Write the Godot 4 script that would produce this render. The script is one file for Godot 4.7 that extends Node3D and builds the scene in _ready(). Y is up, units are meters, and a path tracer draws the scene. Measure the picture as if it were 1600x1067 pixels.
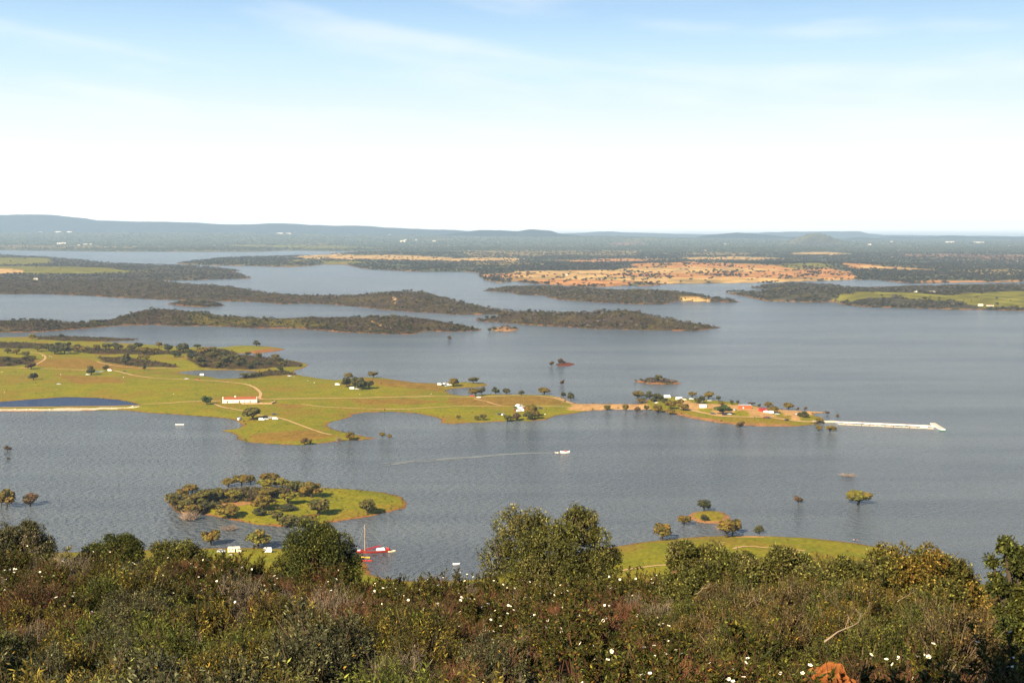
extends Node3D

# ---------------------------------------------------------------- the lake country seen from a hill: metres, y up, lake surface at y = 0
const EYE := 165.0
var lands := {}
var used := {}
var mats := {}
var pool := {}
var rng := RandomNumberGenerator.new()
var wide_noise := FastNoiseLite.new()
var fine_noise := FastNoiseLite.new()
var PROFILE := pts([0,-1.7,10,-5.5,20,-9.6,30,-12.4,45,-15.9,60,-19,80,-23.8,100,-30.5,150,-50,250,-85,400,-132,500,-155,560,-163.5,620,-175])

# real base colours (linear)
var PAL := {
	"grass": Color(0.245, 0.215, 0.013), "grass2": Color(0.18, 0.18, 0.012), "dry": Color(0.25, 0.15, 0.025), "dryred": Color(0.17, 0.08, 0.025), "soil": Color(0.34, 0.17, 0.07),
	"rim": Color(0.3, 0.125, 0.042), "sand": Color(0.5, 0.29, 0.115), "path": Color(0.5, 0.32, 0.15), "scrubland": Color(0.075, 0.05, 0.018), "riprap": Color(0.62, 0.52, 0.36),
	"red": Color(0.16, 0.045, 0.02), "rock": Color(0.36, 0.2, 0.09), "scrub": Color(0.07, 0.05, 0.03), "moss": Color(0.13, 0.105, 0.02), "forest": Color(0.07, 0.064, 0.045), "tan": Color(0.62, 0.39, 0.145),
	"orange": Color(0.55, 0.255, 0.085), "green": Color(0.2, 0.185, 0.03), "ochre": Color(0.26, 0.19, 0.07), "rose": Color(0.25, 0.13, 0.075), "farwood": Color(0.115, 0.12, 0.06), "bed": Color(0.06, 0.05, 0.035),
}

func _ready() -> void:
	# ------------------------------------------------------------ camera, sky, sun, exposure
	var camera := Camera3D.new()
	camera.name = "camera"
	camera.position = Vector3(0, EYE, 0)
	camera.rotation = Vector3(-atan(171.5 / 2000.0), 0, 0)
	camera.fov = rad_to_deg(2.0 * atan(533.5 / 2000.0))
	camera.near = 0.5
	camera.far = 120000.0
	add_child(camera)
	camera.current = true
	var env := Environment.new()
	env.background_mode = Environment.BG_SKY
	env.tonemap_mode = Environment.TONE_MAPPER_LINEAR
	env.tonemap_exposure = 2.6
	env.background_energy_multiplier = 1.0
	env.sdfgi_enabled = true
	env.ssao_enabled = true
	env.ssil_enabled = true
	env.fog_enabled = true
	env.fog_density = 0.00004
	env.fog_light_color = Color(0.77, 0.89, 1.0)
	var sky := Sky.new()
	var pano := PanoramaSkyMaterial.new()
	pano.panorama = sky_picture()
	sky.sky_material = pano
	env.sky = sky
	var world := WorldEnvironment.new()
	world.name = "world_environment"
	world.environment = env
	add_child(world)
	var sun := DirectionalLight3D.new()
	sun.name = "sun"
	sun.light_color = Color(1.0, 0.92, 0.78)
	sun.light_energy = 1.6
	sun.light_angular_distance = 0.5
	sun.shadow_enabled = true
	add_child(sun)
	sun.look_at_from_position(Vector3.ZERO, Vector3(0.514 * 0.839, -0.545, -0.857 * 0.839), Vector3.UP)

	rng.seed = 11
	wide_noise.seed = 5
	wide_noise.frequency = 1.0
	wide_noise.fractal_octaves = 3
	fine_noise.seed = 9
	fine_noise.frequency = 1.0
	fine_noise.fractal_octaves = 2
	make_materials()

	# ------------------------------------------------------------ the setting: water, lands, hills, paths
	make_water()
	make_hillside()
	land("shore","shore_meadow","grass",{"top":1.6,"edge":14,"wob":0.8,"wl":25,"rough":0.3,"fan":false,"sx":2.5,"sz":2.5,
		"poly":pts([-338.6,-603.7,-298.7,-637.7,-263.9,-648.1,-244.4,-650.7,-226.4,-649.4,-199.5,-653.4,-167.3,-657.4,-134.1,-658.8,-110.2,-656.1,-92.0,-645.4,-77.6,-635.1,-72.8,-626.4,-69.9,-615.4,-68.0,-606.0,-61.1,-599.2,-48.5,-594.7,-33.3,-593.6,-15.2,-598.1,0.0,-611.9,12.8,-627.6,32.9,-645.4,50.3,-658.8,68.2,-669.9,86.3,-678.4,104.4,-684.2,122.2,-686.4,139.3,-685.0,162.5,-679.9,183.6,-668.5,197.0,-656.1,203.0,-632.6,213.5,-598.1,245.7,-566.0,304.6,-541.7,216.6,-469.0,-240.7,-469.0]),
		"patches":[["soil",pts([78.1,-612.9,84.2,-616.4,89.3,-614.9,84.6,-592.8,75.8,-594.3])],
		["sand",pts([121.7,-683.9,136.3,-696.3,144.5,-684.9,134.6,-678.4,121.0,-679.9])],
		["path",pts([-240.3,-633.3,-231.7,-631.8,-220.5,-627.3,-219.4,-624.3,-230.0,-627.3,-238.6,-628.8])],
		["soil",pts([-148.3,-619.4,-143.4,-625.9,-139.3,-628.9,-138.3,-625.9,-142.5,-621.9,-146.4,-613.8])]]})
	land("peninsula","peninsula","grass",{"top":2.2,"edge":22,"wob":1.3,"wl":30,"rough":0.3,"fan":false,"sx":3.5,"sz":4.5,
		"poly":pts([-552.0,-1164.7,-471.5,-1168.9,-413.3,-1171.0,-362.1,-1177.3,-333.6,-1160.5,-304.0,-1148.2,-268.4,-1132.1,-252.4,-1124.3,-239.2,-1105.1,-231.2,-1083.0,-231.0,-1066.9,-243.9,-1054.7,-232.1,-1044.5,-222.5,-1024.7,-221.3,-1011.9,-208.9,-996.3,-189.5,-987.1,-163.6,-981.1,-147.8,-991.7,-136.7,-1002.4,-121.9,-1005.6,-106.1,-1015.0,-116.1,-1021.4,-134.3,-1042.9,-150.3,-1063.4,-159.0,-1086.6,-157.2,-1105.1,-145.4,-1130.2,-143.5,-1152.3,-134.8,-1162.6,-111.8,-1166.8,-87.5,-1156.4,-71.6,-1136.1,-62.0,-1116.6,-62.6,-1097.6,-52.4,-1092.1,-33.3,-1099.5,-5.6,-1107.0,16.8,-1108.9,31.0,-1116.6,38.6,-1142.1,52.3,-1152.3,71.0,-1173.1,95.3,-1181.6,125.1,-1181.6,140.9,-1164.7,150.0,-1144.1,163.4,-1116.6,182.2,-1093.9,196.8,-1083.0,217.5,-1077.6,239.3,-1077.6,260.9,-1088.4,273.9,-1103.3,277.0,-1132.1,272.4,-1144.1,277.0,-1156.4,287.3,-1160.5,288.9,-1166.8,272.1,-1173.1,257.6,-1177.3,240.9,-1194.7,229.2,-1212.5,212.1,-1237.9,195.6,-1252.2,175.2,-1264.4,153.6,-1286.9,133.5,-1249.8,122.9,-1219.3,92.3,-1221.6,64.6,-1221.6,57.2,-1233.2,49.9,-1269.4,36.9,-1286.9,6.5,-1294.6,-24.8,-1294.6,-48.5,-1284.4,-61.2,-1292.0,-67.3,-1310.3,-68.8,-1326.3,-64.8,-1339.9,-50.9,-1348.3,-34.1,-1356.7,-24.9,-1373.9,-31.6,-1394.4,-52.9,-1400.4,-81.8,-1388.5,-105.3,-1394.4,-124.6,-1415.6,-145.0,-1440.7,-167.8,-1450.3,-184.4,-1437.5,-196.3,-1418.7,-216.5,-1434.3,-238.7,-1460.0,-256.3,-1490.0,-259.5,-1517.8,-253.3,-1550.2,-253.8,-1587.9,-277.1,-1631.5,-309.5,-1664.8,-347.4,-1695.0,-380.8,-1730.9,-370.4,-1735.5,-342.5,-1735.5,-321.4,-1777.9,-319.5,-1797.4,-345.0,-1832.7,-372.1,-1853.4,-400.1,-1853.4,-416.3,-1822.5,-450.2,-1837.8,-462.0,-1822.5,-490.3,-1843.0,-547.3,-1880.0,-598.3,-1907.4,-624.0,-1913.0,-577.7,-1941.3,-572.7,-1964.6,-623.5,-1988.4,-709.0,-2019.0,-752.3,-2012.8,-802.9,-2000.6,-912.3,-1976.4,-986.2,-1853.4]),
		"bumps":[[-652,-1665,7,90,100],[-383,-1623,4,60,90],[-136,-1354,3,70,60],[-397,-1383,3,120,90]],
		"holes":[pts([-512.3,-1181.6,-529.4,-1221.6,-498.1,-1235.6,-474.1,-1254.7,-445.2,-1271.8,-414.0,-1264.4,-387.3,-1249.8,-368.4,-1228.6,-357.5,-1214.8,-377.5,-1208.0,-425.4,-1205.8,-483.5,-1199.1]),pts([-394.4,-1496.9,-387.4,-1510.7,-374.8,-1521.3,-345.0,-1524.9,-305.4,-1510.7,-304.6,-1469.9,-311.0,-1437.5,-327.6,-1431.2,-347.3,-1453.5,-369.7,-1469.9])],
		"patches":[["dryred",pts([-585.8,-1746.4,-541.9,-1740.5,-519.6,-1695.9,-537.5,-1671.9,-566.0,-1694.7])],
		["dry",pts([-608.5,-1593.5,-545.5,-1620.4,-511.5,-1590.5,-416.6,-1506.4,-470.4,-1508.9,-571.0,-1535.0])],
		["dry",pts([-526.0,-1452.7,-437.6,-1403.0,-408.8,-1354.0,-461.5,-1348.6])],
		["dry",pts([-231.8,-1210.5,-199.8,-1201.4,-190.4,-1180.2,-213.3,-1175.4])],
		["dry",pts([-215.3,-1027.4,-169.5,-1049.1,-143.9,-1017.6,-160.8,-994.7,-201.6,-997.5])],
		["dry",pts([-63.0,-1250.5,38.3,-1268.2,54.8,-1208.6,-12.0,-1192.9,-60.6,-1202.3])],
		["dry",pts([-162.2,-1238.1,-100.2,-1243.3,-61.5,-1220.1,-97.1,-1203.7,-146.6,-1211.8])],
		["dry",pts([-170.7,-1413.8,-128.3,-1417.2,-75.1,-1355.9,-72.7,-1311.7,-133.2,-1323.6])],
		["scrubland",pts([-442.5,-1748.3,-406.6,-1779.9,-339.7,-1690.6,-266.2,-1605.1,-257.0,-1558.5,-305.9,-1521.1,-377.3,-1537.9,-407.3,-1595.9])],
		["scrubland",pts([-539.9,-1653.3,-498.9,-1655.3,-408.8,-1549.1,-400.9,-1527.8,-451.7,-1536.1,-513.9,-1597.8])],
		["scrubland",pts([-701.4,-1623.5,-604.9,-1605.4,-585.9,-1558.4,-615.9,-1531.5,-664.0,-1536.0])],
		["scrubland",pts([-748.4,-2002.5,-709.0,-2019.0,-623.5,-1988.4,-572.7,-1964.6,-576.0,-1935.6,-670.0,-1907.2,-720.1,-1939.3])],
		["scrubland",pts([-322.4,-1456.8,-300.3,-1493.0,-274.2,-1514.8,-245.1,-1476.6,-263.4,-1454.8,-296.9,-1404.9])],
		["scrubland",pts([-822.2,-1905.1,-717.9,-1882.2,-613.7,-1797.7,-531.7,-1764.9,-447.7,-1748.3,-433.7,-1693.3,-552.6,-1692.7,-641.9,-1727.6,-784.8,-1817.9])],
		["rim",pts([-375.4,-1726.3,-341.1,-1787.8,-318.6,-1792.5,-320.5,-1773.1,-341.6,-1730.9])],
		["sand",pts([38.9,-1286.9,51.2,-1269.4,58.9,-1230.9,73.9,-1221.6,128.6,-1214.9,130.9,-1179.9,95.0,-1177.3,59.0,-1170.9,50.4,-1175.5,57.6,-1203.2,48.8,-1240.9])],
		["sand",pts([165.1,-1250.7,174.1,-1212.3,218.2,-1202.7,231.8,-1194.7,261.2,-1177.3,288.9,-1164.7,265.5,-1139.5,250.8,-1104.6,245.4,-1105.6,247.7,-1129.2,226.6,-1123.2,182.7,-1132.1,167.1,-1163.2,156.2,-1182.4])],
		["soil",pts([142.0,-1173.5,165.5,-1131.5,193.2,-1094.0,240.7,-1083.8,238.5,-1074.0,190.4,-1077.6,160.0,-1112.7,140.4,-1160.5])],
		["grass",pts([172.2,-1178.1,186.9,-1176.7,179.7,-1142.1,171.7,-1154.4])],
		["grass",pts([193.6,-1128.8,205.3,-1163.5,212.6,-1155.1,212.9,-1134.7,204.1,-1124.0])],
		["grass",pts([205.9,-1150.6,213.5,-1144.4,212.5,-1138.7,204.6,-1142.8])],
		["grass",pts([234.5,-1148.1,245.5,-1154.0,242.7,-1124.4,234.3,-1127.5])],
		["grass",pts([255.9,-1140.2,270.7,-1146.9,268.4,-1127.6,254.3,-1115.2])],
		["riprap",pts([-513.2,-1183.8,-476.3,-1181.1,-417.7,-1183.7,-351.9,-1193.4,-350.0,-1189.0,-402.2,-1173.1,-471.5,-1168.9,-505.0,-1164.7])]]})
	land("grove","island","grass",{"top":1.4,"edge":7,"wob":0.8,"wl":14,"rough":0.25,"fan":false,"sx":1.4,"sz":1.6,
		"poly":pts([-209.6,-768.0,-198.5,-744.8,-186.9,-736.2,-180.6,-737.9,-170.8,-731.2,-155.4,-719.7,-144.6,-711.7,-129.3,-706.9,-110.3,-711.7,-97.2,-722.1,-83.6,-732.0,-71.2,-746.6,-64.0,-755.4,-64.4,-769.9,-69.2,-788.8,-81.3,-801.6,-102.9,-811.8,-124.2,-816.9,-143.5,-808.7,-163.2,-804.6,-181.8,-796.6,-200.0,-788.8,-210.0,-781.1]),
		"bumps":[[-166,-781,3.5,30,26]],
		"patches":[["dryred",pts([-121.5,-730.4,-113.8,-734.9,-113.4,-719.9,-119.7,-719.5])],
		["soil",pts([-180.2,-755.5,-156.1,-759.9,-153.2,-755.1,-171.0,-748.7,-176.1,-746.0])],
		["scrubland",pts([-213.1,-781.1,-200.5,-790.8,-164.8,-812.8,-144.9,-816.9,-125.2,-796.6,-126.5,-779.7,-154.5,-761.3,-180.2,-755.5,-179.8,-737.9,-198.5,-744.8])]]})
	land("round","round_island","rimmed",{"top":1.5,"edge":5,"wob":0.5,"wl":8,"rough":0.15,"fan":false,"sx":0.8,"sz":0.8,
		"poly":pts([101.0,-731.2,107.3,-744.0,117.5,-749.2,125.0,-744.0,127.0,-731.2,122.8,-717.3,115.7,-714.1,107.0,-716.5])})
	land("redislet","red_islet","red",{"top":1.2,"edge":6,"wob":0.6,"wl":10,"rough":0.3,"fan":false,"sx":1.2,"sz":2.5,
		"poly":pts([54.4,-1591.8,64.8,-1611.4,75.1,-1607.4,79.0,-1587.9,71.0,-1568.8,56.8,-1568.8])})
	land("islet","scrub_islet","scrub",{"top":1.8,"edge":6,"wob":1,"wl":12,"rough":0.3,"fan":false,"sx":1.5,"sz":3,
		"poly":pts([134.5,-1406.5,150.2,-1421.8,165.2,-1428.0,180.9,-1409.5,185.9,-1388.5,173.2,-1376.8,149.6,-1382.6])})
	land("rock","rocky_islet","rock",{"top":5,"edge":12,"wob":2,"wl":20,"rough":0.3,"fan":false,"sx":2,"sz":4,
		"poly":pts([-37,-2166,-22,-2209,0,-2209,12,-2159,0,-2117,-27,-2117])})
	land("front","scrub_island","scrub",{"top":4,"edge":25,"wob":6,"wl":90,"rough":1.2,"fan":true,"dt":0.0014,"ratio":1.004,
		"poly":pts([-1013,-2103,-841,-2096,-781,-2103,-753,-2144,-718,-2202,-690,-2255,-640,-2278,-582,-2232,-541,-2247,-439,-2187,-373,-2187,-323,-2144,-285,-2103,-207,-2064,-165,-2057,-147,-2124,-106,-2110,-64,-2131,-47,-2151,-66,-2195,-112,-2232,-170,-2263,-288,-2294,-407,-2319,-540,-2395,-680,-2467,-725,-2412,-753,-2311,-794,-2263,-889,-2217,-1067,-2217]),
		"bumps":[[-850,-2173,10,110,60],[-678,-2395,14,140,90],[-552,-2343,5,120,80],[-400,-2278,4,120,70],[-221,-2202,13,110,75],[-132,-2187,4,60,50],[-340,-2263,5,80,60]],
		"patches":[["path",pts([-238,-2169,-223,-2144,-199,-2109,-199,-2102,-225,-2137,-240,-2167])],
		["moss",pts([-611,-2367,-510,-2543,-358,-2230,-304,-2165,-374,-2196,-443,-2211,-568,-2265])]]})
	land("belt","scrub_island","scrub",{"top":5,"edge":40,"wob":10,"wl":150,"rough":2,"fan":true,"dt":0.0016,"ratio":1.006,
		"poly":pts([-1639,-3413,-1359,-3395,-1257,-3395,-1154,-3344,-1066,-3277,-955,-3182,-837,-3107,-767,-3064,-602,-3008,-525,-2915,-473,-2954,-407,-2902,-337,-2803,-271,-2711,-197,-2624,-102,-2543,-28,-2563,0,-2523,-37,-2448,-73,-2421,-69,-2369,-3,-2302,56,-2240,137,-2180,241,-2137,306,-2124,364,-2202,329,-2263,282,-2343,218,-2412,123,-2448,39,-2563,-13,-2667,-56,-2779,-125,-2967,-169,-3064,-252,-3152,-377,-3137,-512,-3198,-656,-3449,-764,-3639,-847,-3763,-962,-3943,-1118,-4141,-1285,-4248,-1567,-4478,-2208,-4603]),
		"bumps":[[-819,-3560,9,260,220],[-531,-3122,7,160,140],[-237,-2954,17,120,190],[-361,-3008,5,120,120],[-110,-2756,4,160,160],[37,-2448,8,150,110],[187,-2327,10,160,110],[242,-2294,8,120,80],[-1297,-3991,7,400,300],[-145,-2902,6,120,150]],
		"patches":[["path",pts([-266,-2842,-265,-2862,-260,-2821,-251,-2781,-253,-2780,-262,-2816])]]})
	land("smallrow","scrub_islet","scrub",{"top":4,"edge":14,"wob":4,"wl":60,"rough":0.3,"fan":true,"dt":0.0012,"ratio":1.004,
		"poly":pts([-788,-2915,-729,-2839,-678,-2803,-639,-2864,-680,-2954,-769,-2994])})
	land("west","west_shore_land","forest",{"top":6,"edge":60,"wob":18,"wl":260,"rough":2,"fan":true,"dt":0.002,"ratio":1.01,
		"poly":pts([-2208,-4603,-1567,-4478,-1285,-4248,-1183,-4303,-1070,-4389,-924,-4509,-965,-4735,-1139,-5180,-1146,-5435,-1336,-5818,-1533,-6142,-1735,-6318,-2054,-6634,-2466,-7373,-2839,-7901,-3491,-8970,-5128,-10709,-4445,-8734]),
		"bumps":[[-2898,-7541,12,400,500],[-1870,-5348,8,500,300]],
		"patches":[["green",pts([-3350,-7458,-2663,-7361,-2339,-6525,-2394,-6148,-2873,-6394])],
		["green",pts([-2712,-6036,-2015,-5847,-1571,-5158,-1151,-4903,-1385,-5040,-1607,-4800,-1858,-4830,-2294,-5102])],
		["tan",pts([-2564,-5704,-2015,-5241,-1851,-4862,-2179,-4847])]]})
	land("central","scrub_island","scrub",{"top":5,"edge":30,"wob":8,"wl":120,"rough":1.5,"fan":true,"dt":0.0015,"ratio":1.005,
		"poly":pts([-86,-3580,0,-3485,13,-3361,83,-3327,99,-3182,117,-3107,195,-2994,292,-2915,346,-2915,397,-3050,454,-3022,525,-2994,546,-3022,531,-3078,478,-3182,426,-3277,341,-3413,285,-3560,186,-3721,76,-3807,0,-3763,-55,-3679]),
		"bumps":[[255,-3182,12,220,160],[88,-3522,6,150,160],[356,-3093,8,90,90]],
		"patches":[["tan",pts([400,-3075,439,-3079,474,-3058,469,-3022,405,-3051])]]})
	land("east","east_shore_land","meadow",{"top":5,"edge":35,"wob":9,"wl":150,"rough":1.5,"fan":true,"dt":0.0016,"ratio":1.006,
		"poly":pts([575,-3485,598,-3277,611,-3050,643,-3022,692,-2994,727,-2981,764,-3022,751,-2915,775,-2815,835,-2779,920,-2722,1014,-2700,1069,-2678,1314,-2624,2201,-4194,1596,-3991,1492,-3943,1246,-3763,1183,-3639,1080,-3599,999,-3700,994,-3897,929,-4040,848,-4040,760,-3897,700,-3763,736,-3679,860,-3659,972,-3599,981,-3522,910,-3431,824,-3431,694,-3467,634,-3522]),
		"bumps":[[937,-3122,10,260,260],[1242,-3310,14,300,350],[747,-3245,8,150,150]],
		"patches":[["green",pts([763,-3050,841,-3113,934,-3112,1024,-3011,1265,-3160,1794,-3586,1353,-2701,1008,-2720,987,-2859,917,-2910,898,-2993,779,-2938])]]})
	land("plain","far_plain","plain",{"top":8,"edge":90,"wob":22,"wl":420,"rough":3,"fan":true,"dt":0.0021,"ratio":1.008,
		"poly":pts([-8044,-11858,-5914,-11858,-4568,-11449,-3472,-10709,-2629,-10539,-2103,-10539,-1987,-11067,-1853,-11255,-1262,-10539,-667,-9909,-653,-9350,-907,-9093,-1208,-8970,-1444,-8510,-1636,-8194,-1814,-7901,-1800,-7213,-1738,-6569,-1498,-6318,-1238,-6199,-1009,-5976,-942,-6441,-830,-6441,-725,-5922,-632,-5620,-397,-5305,-199,-5305,-122,-5100,-126,-4839,-83,-4389,-51,-4115,0,-4248,51,-4115,148,-3943,238,-3807,343,-3920,419,-3897,479,-4040,562,-4090,720,-4115,864,-4167,934,-4248,1152,-4389,1233,-4389,1263,-4248,1265,-4115,1362,-4115,1587,-4194,1828,-4303,2429,-4418,3653,-4874,27601,-36922,-25025,-36922]),
		"bumps":[[3576,-15096,128,240,700],[-872,-8734,14,500,500],[714,-5717,14,700,500],[1485,-5717,12,400,400],[1380,-18454,40,900,1400],[-8170,-22148,150,11000,6000]],
		"patches":[["tan",pts([-1335,-7866,-1452,-9093,-993,-8294,-663,-8311,-373,-7866,-236,-6567,-376,-6857,-707,-7087,-1013,-7249,-1185,-7418])],
		["green",pts([-1231,-7009,-1194,-7249,-1057,-6723,-1135,-6593])],
		["green",pts([-1038,-6933,-831,-6933,-709,-6457,-959,-6515])],
		["orange",pts([-132,-4804,0,-4870,148,-4922,264,-5288,405,-5062,657,-6269,947,-6778,1039,-6309,1109,-5553,1326,-5652,1317,-4974,1206,-4470,1075,-4303,725,-4144,469,-4076,289,-3851,158,-3947,72,-4139,0,-4311,-80,-4559])],
		["tan",pts([0,-4704,235,-4708,450,-4506,769,-4398,981,-4361,1184,-4470,1068,-4275,722,-4124,487,-4061,274,-4218,65,-4329])],
		["tan",pts([255,-5108,530,-5303,754,-5393,1058,-5298,1118,-5089,793,-4961,483,-4835,286,-4773])],
		["forest",pts([0,-6066,303,-6063,545,-5462,416,-5207,204,-5115,0,-5123])],
		["green",pts([1120,-5496,1350,-5754,1367,-5346,1169,-5199])],
		["orange",pts([1636,-6858,1519,-5742,1601,-5528,1734,-5222,1583,-5111,1403,-5303])],
		["tan",pts([1495,-5545,1620,-5408,1728,-5202,1583,-5111,1444,-5259])],
		["orange",pts([1278,-4192,1444,-4248,1587,-4234,1823,-4342,1563,-4115,1353,-4090])],
		["tan",pts([2067,-9526,2436,-9967,2424,-8996,2125,-8516,1921,-8748])],
		["rose",pts([2693,-8997,3234,-9260,3644,-8298,3080,-7012,2783,-7337,2439,-7884])],
		["rose",pts([1144,-15304,1633,-16375,1528,-14458,1078,-13512])],
		["ochre",pts([-519,-10400,0,-10733,1040,-10421,849,-8512,248,-8287,-241,-8056])],
		["ochre",pts([-201,-6710,0,-6856,178,-5931,0,-5664,-164,-5983])],
		["tan",pts([-375,-7506,-157,-7874,112,-7507,0,-6856,-240,-6857])],
		["orange",pts([210,-7009,600,-7508,915,-7335,669,-6700,327,-6544])],
		["tan",pts([1023,-7881,1412,-8082,1649,-7509,1330,-7010,1002,-7169])],
		["tan",pts([0,-5123,204,-5115,343,-4906,188,-4712,0,-4835])],
		["ochre",pts([969,-9246,1713,-9810,1877,-8748,1324,-8292])],
		["ochre",pts([1718,-5059,2050,-5401,2159,-5085,1763,-4643])],
		["ochre",pts([-6013,-13399,-4443,-13103,-3099,-12429,-3498,-11688,-5303,-11814])],
		["green",pts([-3125,-13929,-1852,-13263,-939,-11773,-1710,-11426,-2608,-12451])],
		["forest",pts([2879,-13681,3307,-14909,3426,-14881,3504,-14804,3572,-14627,3640,-14374,3603,-13634,2823,-11919])]]})
	make_hills()
	road("dirt_road",3.2,pts([-660.3,-1527.3,-612.5,-1522.9,-564.0,-1516.1,-522.6,-1506.5,-496.1,-1494.9]))
	road("dirt_road",3.2,pts([-468.7,-1493.8,-450.6,-1468.8,-416.5,-1415.6,-384.8,-1390.6,-355.3,-1384.6,-317.8,-1372.9,-294.7,-1361.8,-277.0,-1342.5,-262.5,-1310.2,-252.6,-1276.1,-248.2,-1247.2,-242.6,-1238.1]))
	road("dam_road",4.5,pts([-517.9,-1194.7,-480.0,-1190.3,-420.9,-1192.9,-364.1,-1204.0,-355.7,-1208.5]))
	road("gravel_road",3.6,pts([-357.0,-1209.0,-329.2,-1214.1,-308.1,-1222.9,-281.1,-1226.2]))
	road("gravel_road",4,pts([-246.4,-1238.1,-225.1,-1241.4,-188.1,-1244.8,-138.5,-1250.2,-95.1,-1258.4,-63.7,-1265.1,-34.9,-1259.7,-19.1,-1264.2,0.0,-1272.0,22.4,-1270.5,38.1,-1261.9,50.1,-1241.9,58.9,-1217.2]))
	road("footpath",2.6,pts([-286.8,-1210.9,-278.9,-1197.8,-267.9,-1181.1,-245.8,-1160.6,-225.8,-1133.6,-205.5,-1116.2,-178.8,-1073.8,-160.6,-1043.1,-145.6,-1022.6]))
	road("footpath",2.4,pts([-199.8,-1201.4,-173.3,-1185.4,-142.7,-1179.4,-112.8,-1177.7,-89.1,-1179.0,-65.8,-1186.3,-48.0,-1189.4,-6.0,-1188.5,24.0,-1189.8,48.0,-1189.8,53.9,-1187.2]))
	road("footpath",2.4,pts([-37.7,-1245.6,-25.9,-1224.8,-18.2,-1205.9,-10.2,-1192.9]))
	road("track",2.6,pts([-581.6,-1546.9,-585.6,-1587.8,-594.4,-1620.7,-610.5,-1647.0,-633.6,-1660.0]))
	road("track",2.6,pts([-521.5,-1596.6,-500.6,-1568.4,-466.6,-1534.2,-435.0,-1517.9,-400.9,-1527.8]))
	road("sandy_road",4.5,pts([156.4,-1184.1,164.8,-1167.4,173.8,-1148.6,187.7,-1127.7,203.8,-1122.5,225.5,-1117.7,245.0,-1103.7,256.3,-1099.5,273.6,-1106.6]))
	road("footpath",2,pts([53.0,-604.3,62.2,-609.8,78.2,-614.4,89.5,-616.4]))
	road("footpath",1.8,pts([113.7,-647.5,121.3,-653.0,137.1,-649.0,150.3,-641.9]))
	make_wake()
	make_pond()
	make_vegetation()

	# ------------------------------------------------------------ buildings and the jetty
	make_farmhouse()
	make_camp_buildings()
	make_jetty()
	far_house(-4915,-13982,91,15.4,"long white farm building beyond the left lake arm")
	far_house(-7424,-21000,84,16.8,"white farmhouse on the plain above the long white farm")
	far_house(-7245,-21000,74,18.9,"pale village house below the left range")
	far_house(-4538,-13644,41,10.9,"pale house right of the long white farm")
	far_house(-4543,-13825,21,8.3,"small white house at the right of the left farm group")
	far_house(-4491,-13283,33,8.0,"low pale outbuilding in the left farm group")
	far_house(-7718,-21000,52,10.5,"distant white house under the left range")
	far_house(-3801,-21000,94,14.7,"white farm row left of the middle on the far plain")
	far_house(-3654,-21000,84,14.7,"pink roofed farm row in the middle left far plain")
	far_house(-2006,-21000,26,10.5,"tiny white house on the middle far plain")
	far_house(-1339,-15705,63,17.3,"white farm cluster's front house on the middle far plain")
	far_house(-1390,-16703,33,13.4,"white farm cluster's rear house on the middle far plain")
	far_house(-1251,-16737,18,10.0,"single white cottage right of the farm cluster")
	far_house(-972,-15980,48,12.8,"low white house farther right of the farm cluster")
	far_house(-1092,-21000,25,12.6,"tiny white house under the middle hills")
	far_house(196,-4611,9,4.6,"little white house among the trees in the tan fields")
	far_house(802,-7690,15,6.2,"white house left of the middle forest")
	far_house(1547,-10268,21,11.3,"white house with red roof on the far forest edge")
	far_house(2421,-14583,15,8.7,"single white house far right of the middle")
	far_house(3942,-14142,42,11.3,"white farm right of the cone hill")
	far_house(2312,-7787,19,5.5,"low white house in the right forest")
	far_house(3221,-10622,48,7.4,"long white sheds right of the cone hill")
	far_house(3651,-11547,14,8.1,"tall white silo house right of the sheds")
	far_house(5158,-17419,35,10.5,"white house at the foot of the right hills")
	far_house(5780,-16925,118,13.5,"white village row under the right hills")
	far_house(6063,-16660,133,11.7,"pale village row at the far right")
	far_house(5314,-13644,61,8.2,"long white barn at the right edge of the plain")
	far_house(2616,-6643,17,4.0,"white house in the rose field at the right edge")
	far_house(980,-3104,8,2.8,"white cottage on the right green shore, left one")
	far_house(1021,-3101,20,3.1,"long white farmhouse on the right green shore")
	far_house(1013,-2761,10,3.9,"white house near the water on the right green shore")
	far_house(1031,-2754,15,2.5,"low tan roofed barn beside the waterside white house")
	far_house(-1571,-4220,12,5.0,"tiny pale house in the dark left woods")

	# ------------------------------------------------------------ boats, vehicles, people
	make_boats()
	vehicle("motorhome",-142.2,-643.9,8,"cream","cream motorhome with open door parked on the near shore","")
	vehicle("car",-149.2,-644.4,5,"silver","silver car parked left of the cream motorhome","")
	vehicle("caravan",-125.2,-643.9,0,"white","white caravan half hidden by the foreground oak","")
	vehicle("car",-222.2,-622.3,10,"white","white car on the track behind the left foreground shrubs","")
	vehicle("car",-480.8,-1439.7,20,"white","white car left of the dark oak on the left road","vehicles parked about the peninsula")
	vehicle("car",-480.1,-1471.0,10,"blue","blue grey car right behind the dark oak on the left road","vehicles parked about the peninsula")
	vehicle("car",-476.0,-1474.4,30,"silver","silver car second behind the dark oak on the left road","vehicles parked about the peninsula")
	vehicle("van",-469.9,-1485.8,0,"white","white van between the two oaks on the left road","vehicles parked about the peninsula")
	vehicle("car",-450.2,-1477.3,0,"black","black car alone on the left road's bend","vehicles parked about the peninsula")
	vehicle("car",-480.3,-1345.9,10,"silver","pale car alone in the open pasture at left","vehicles parked about the peninsula")
	vehicle("car",-584.3,-1681.3,0,"navy","dark blue car beside the largest belt oak","vehicles parked about the peninsula")
	vehicle("car",-355.5,-1388.2,10,"silver","silver car on the road just below the small pond","vehicles parked about the peninsula")
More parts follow.
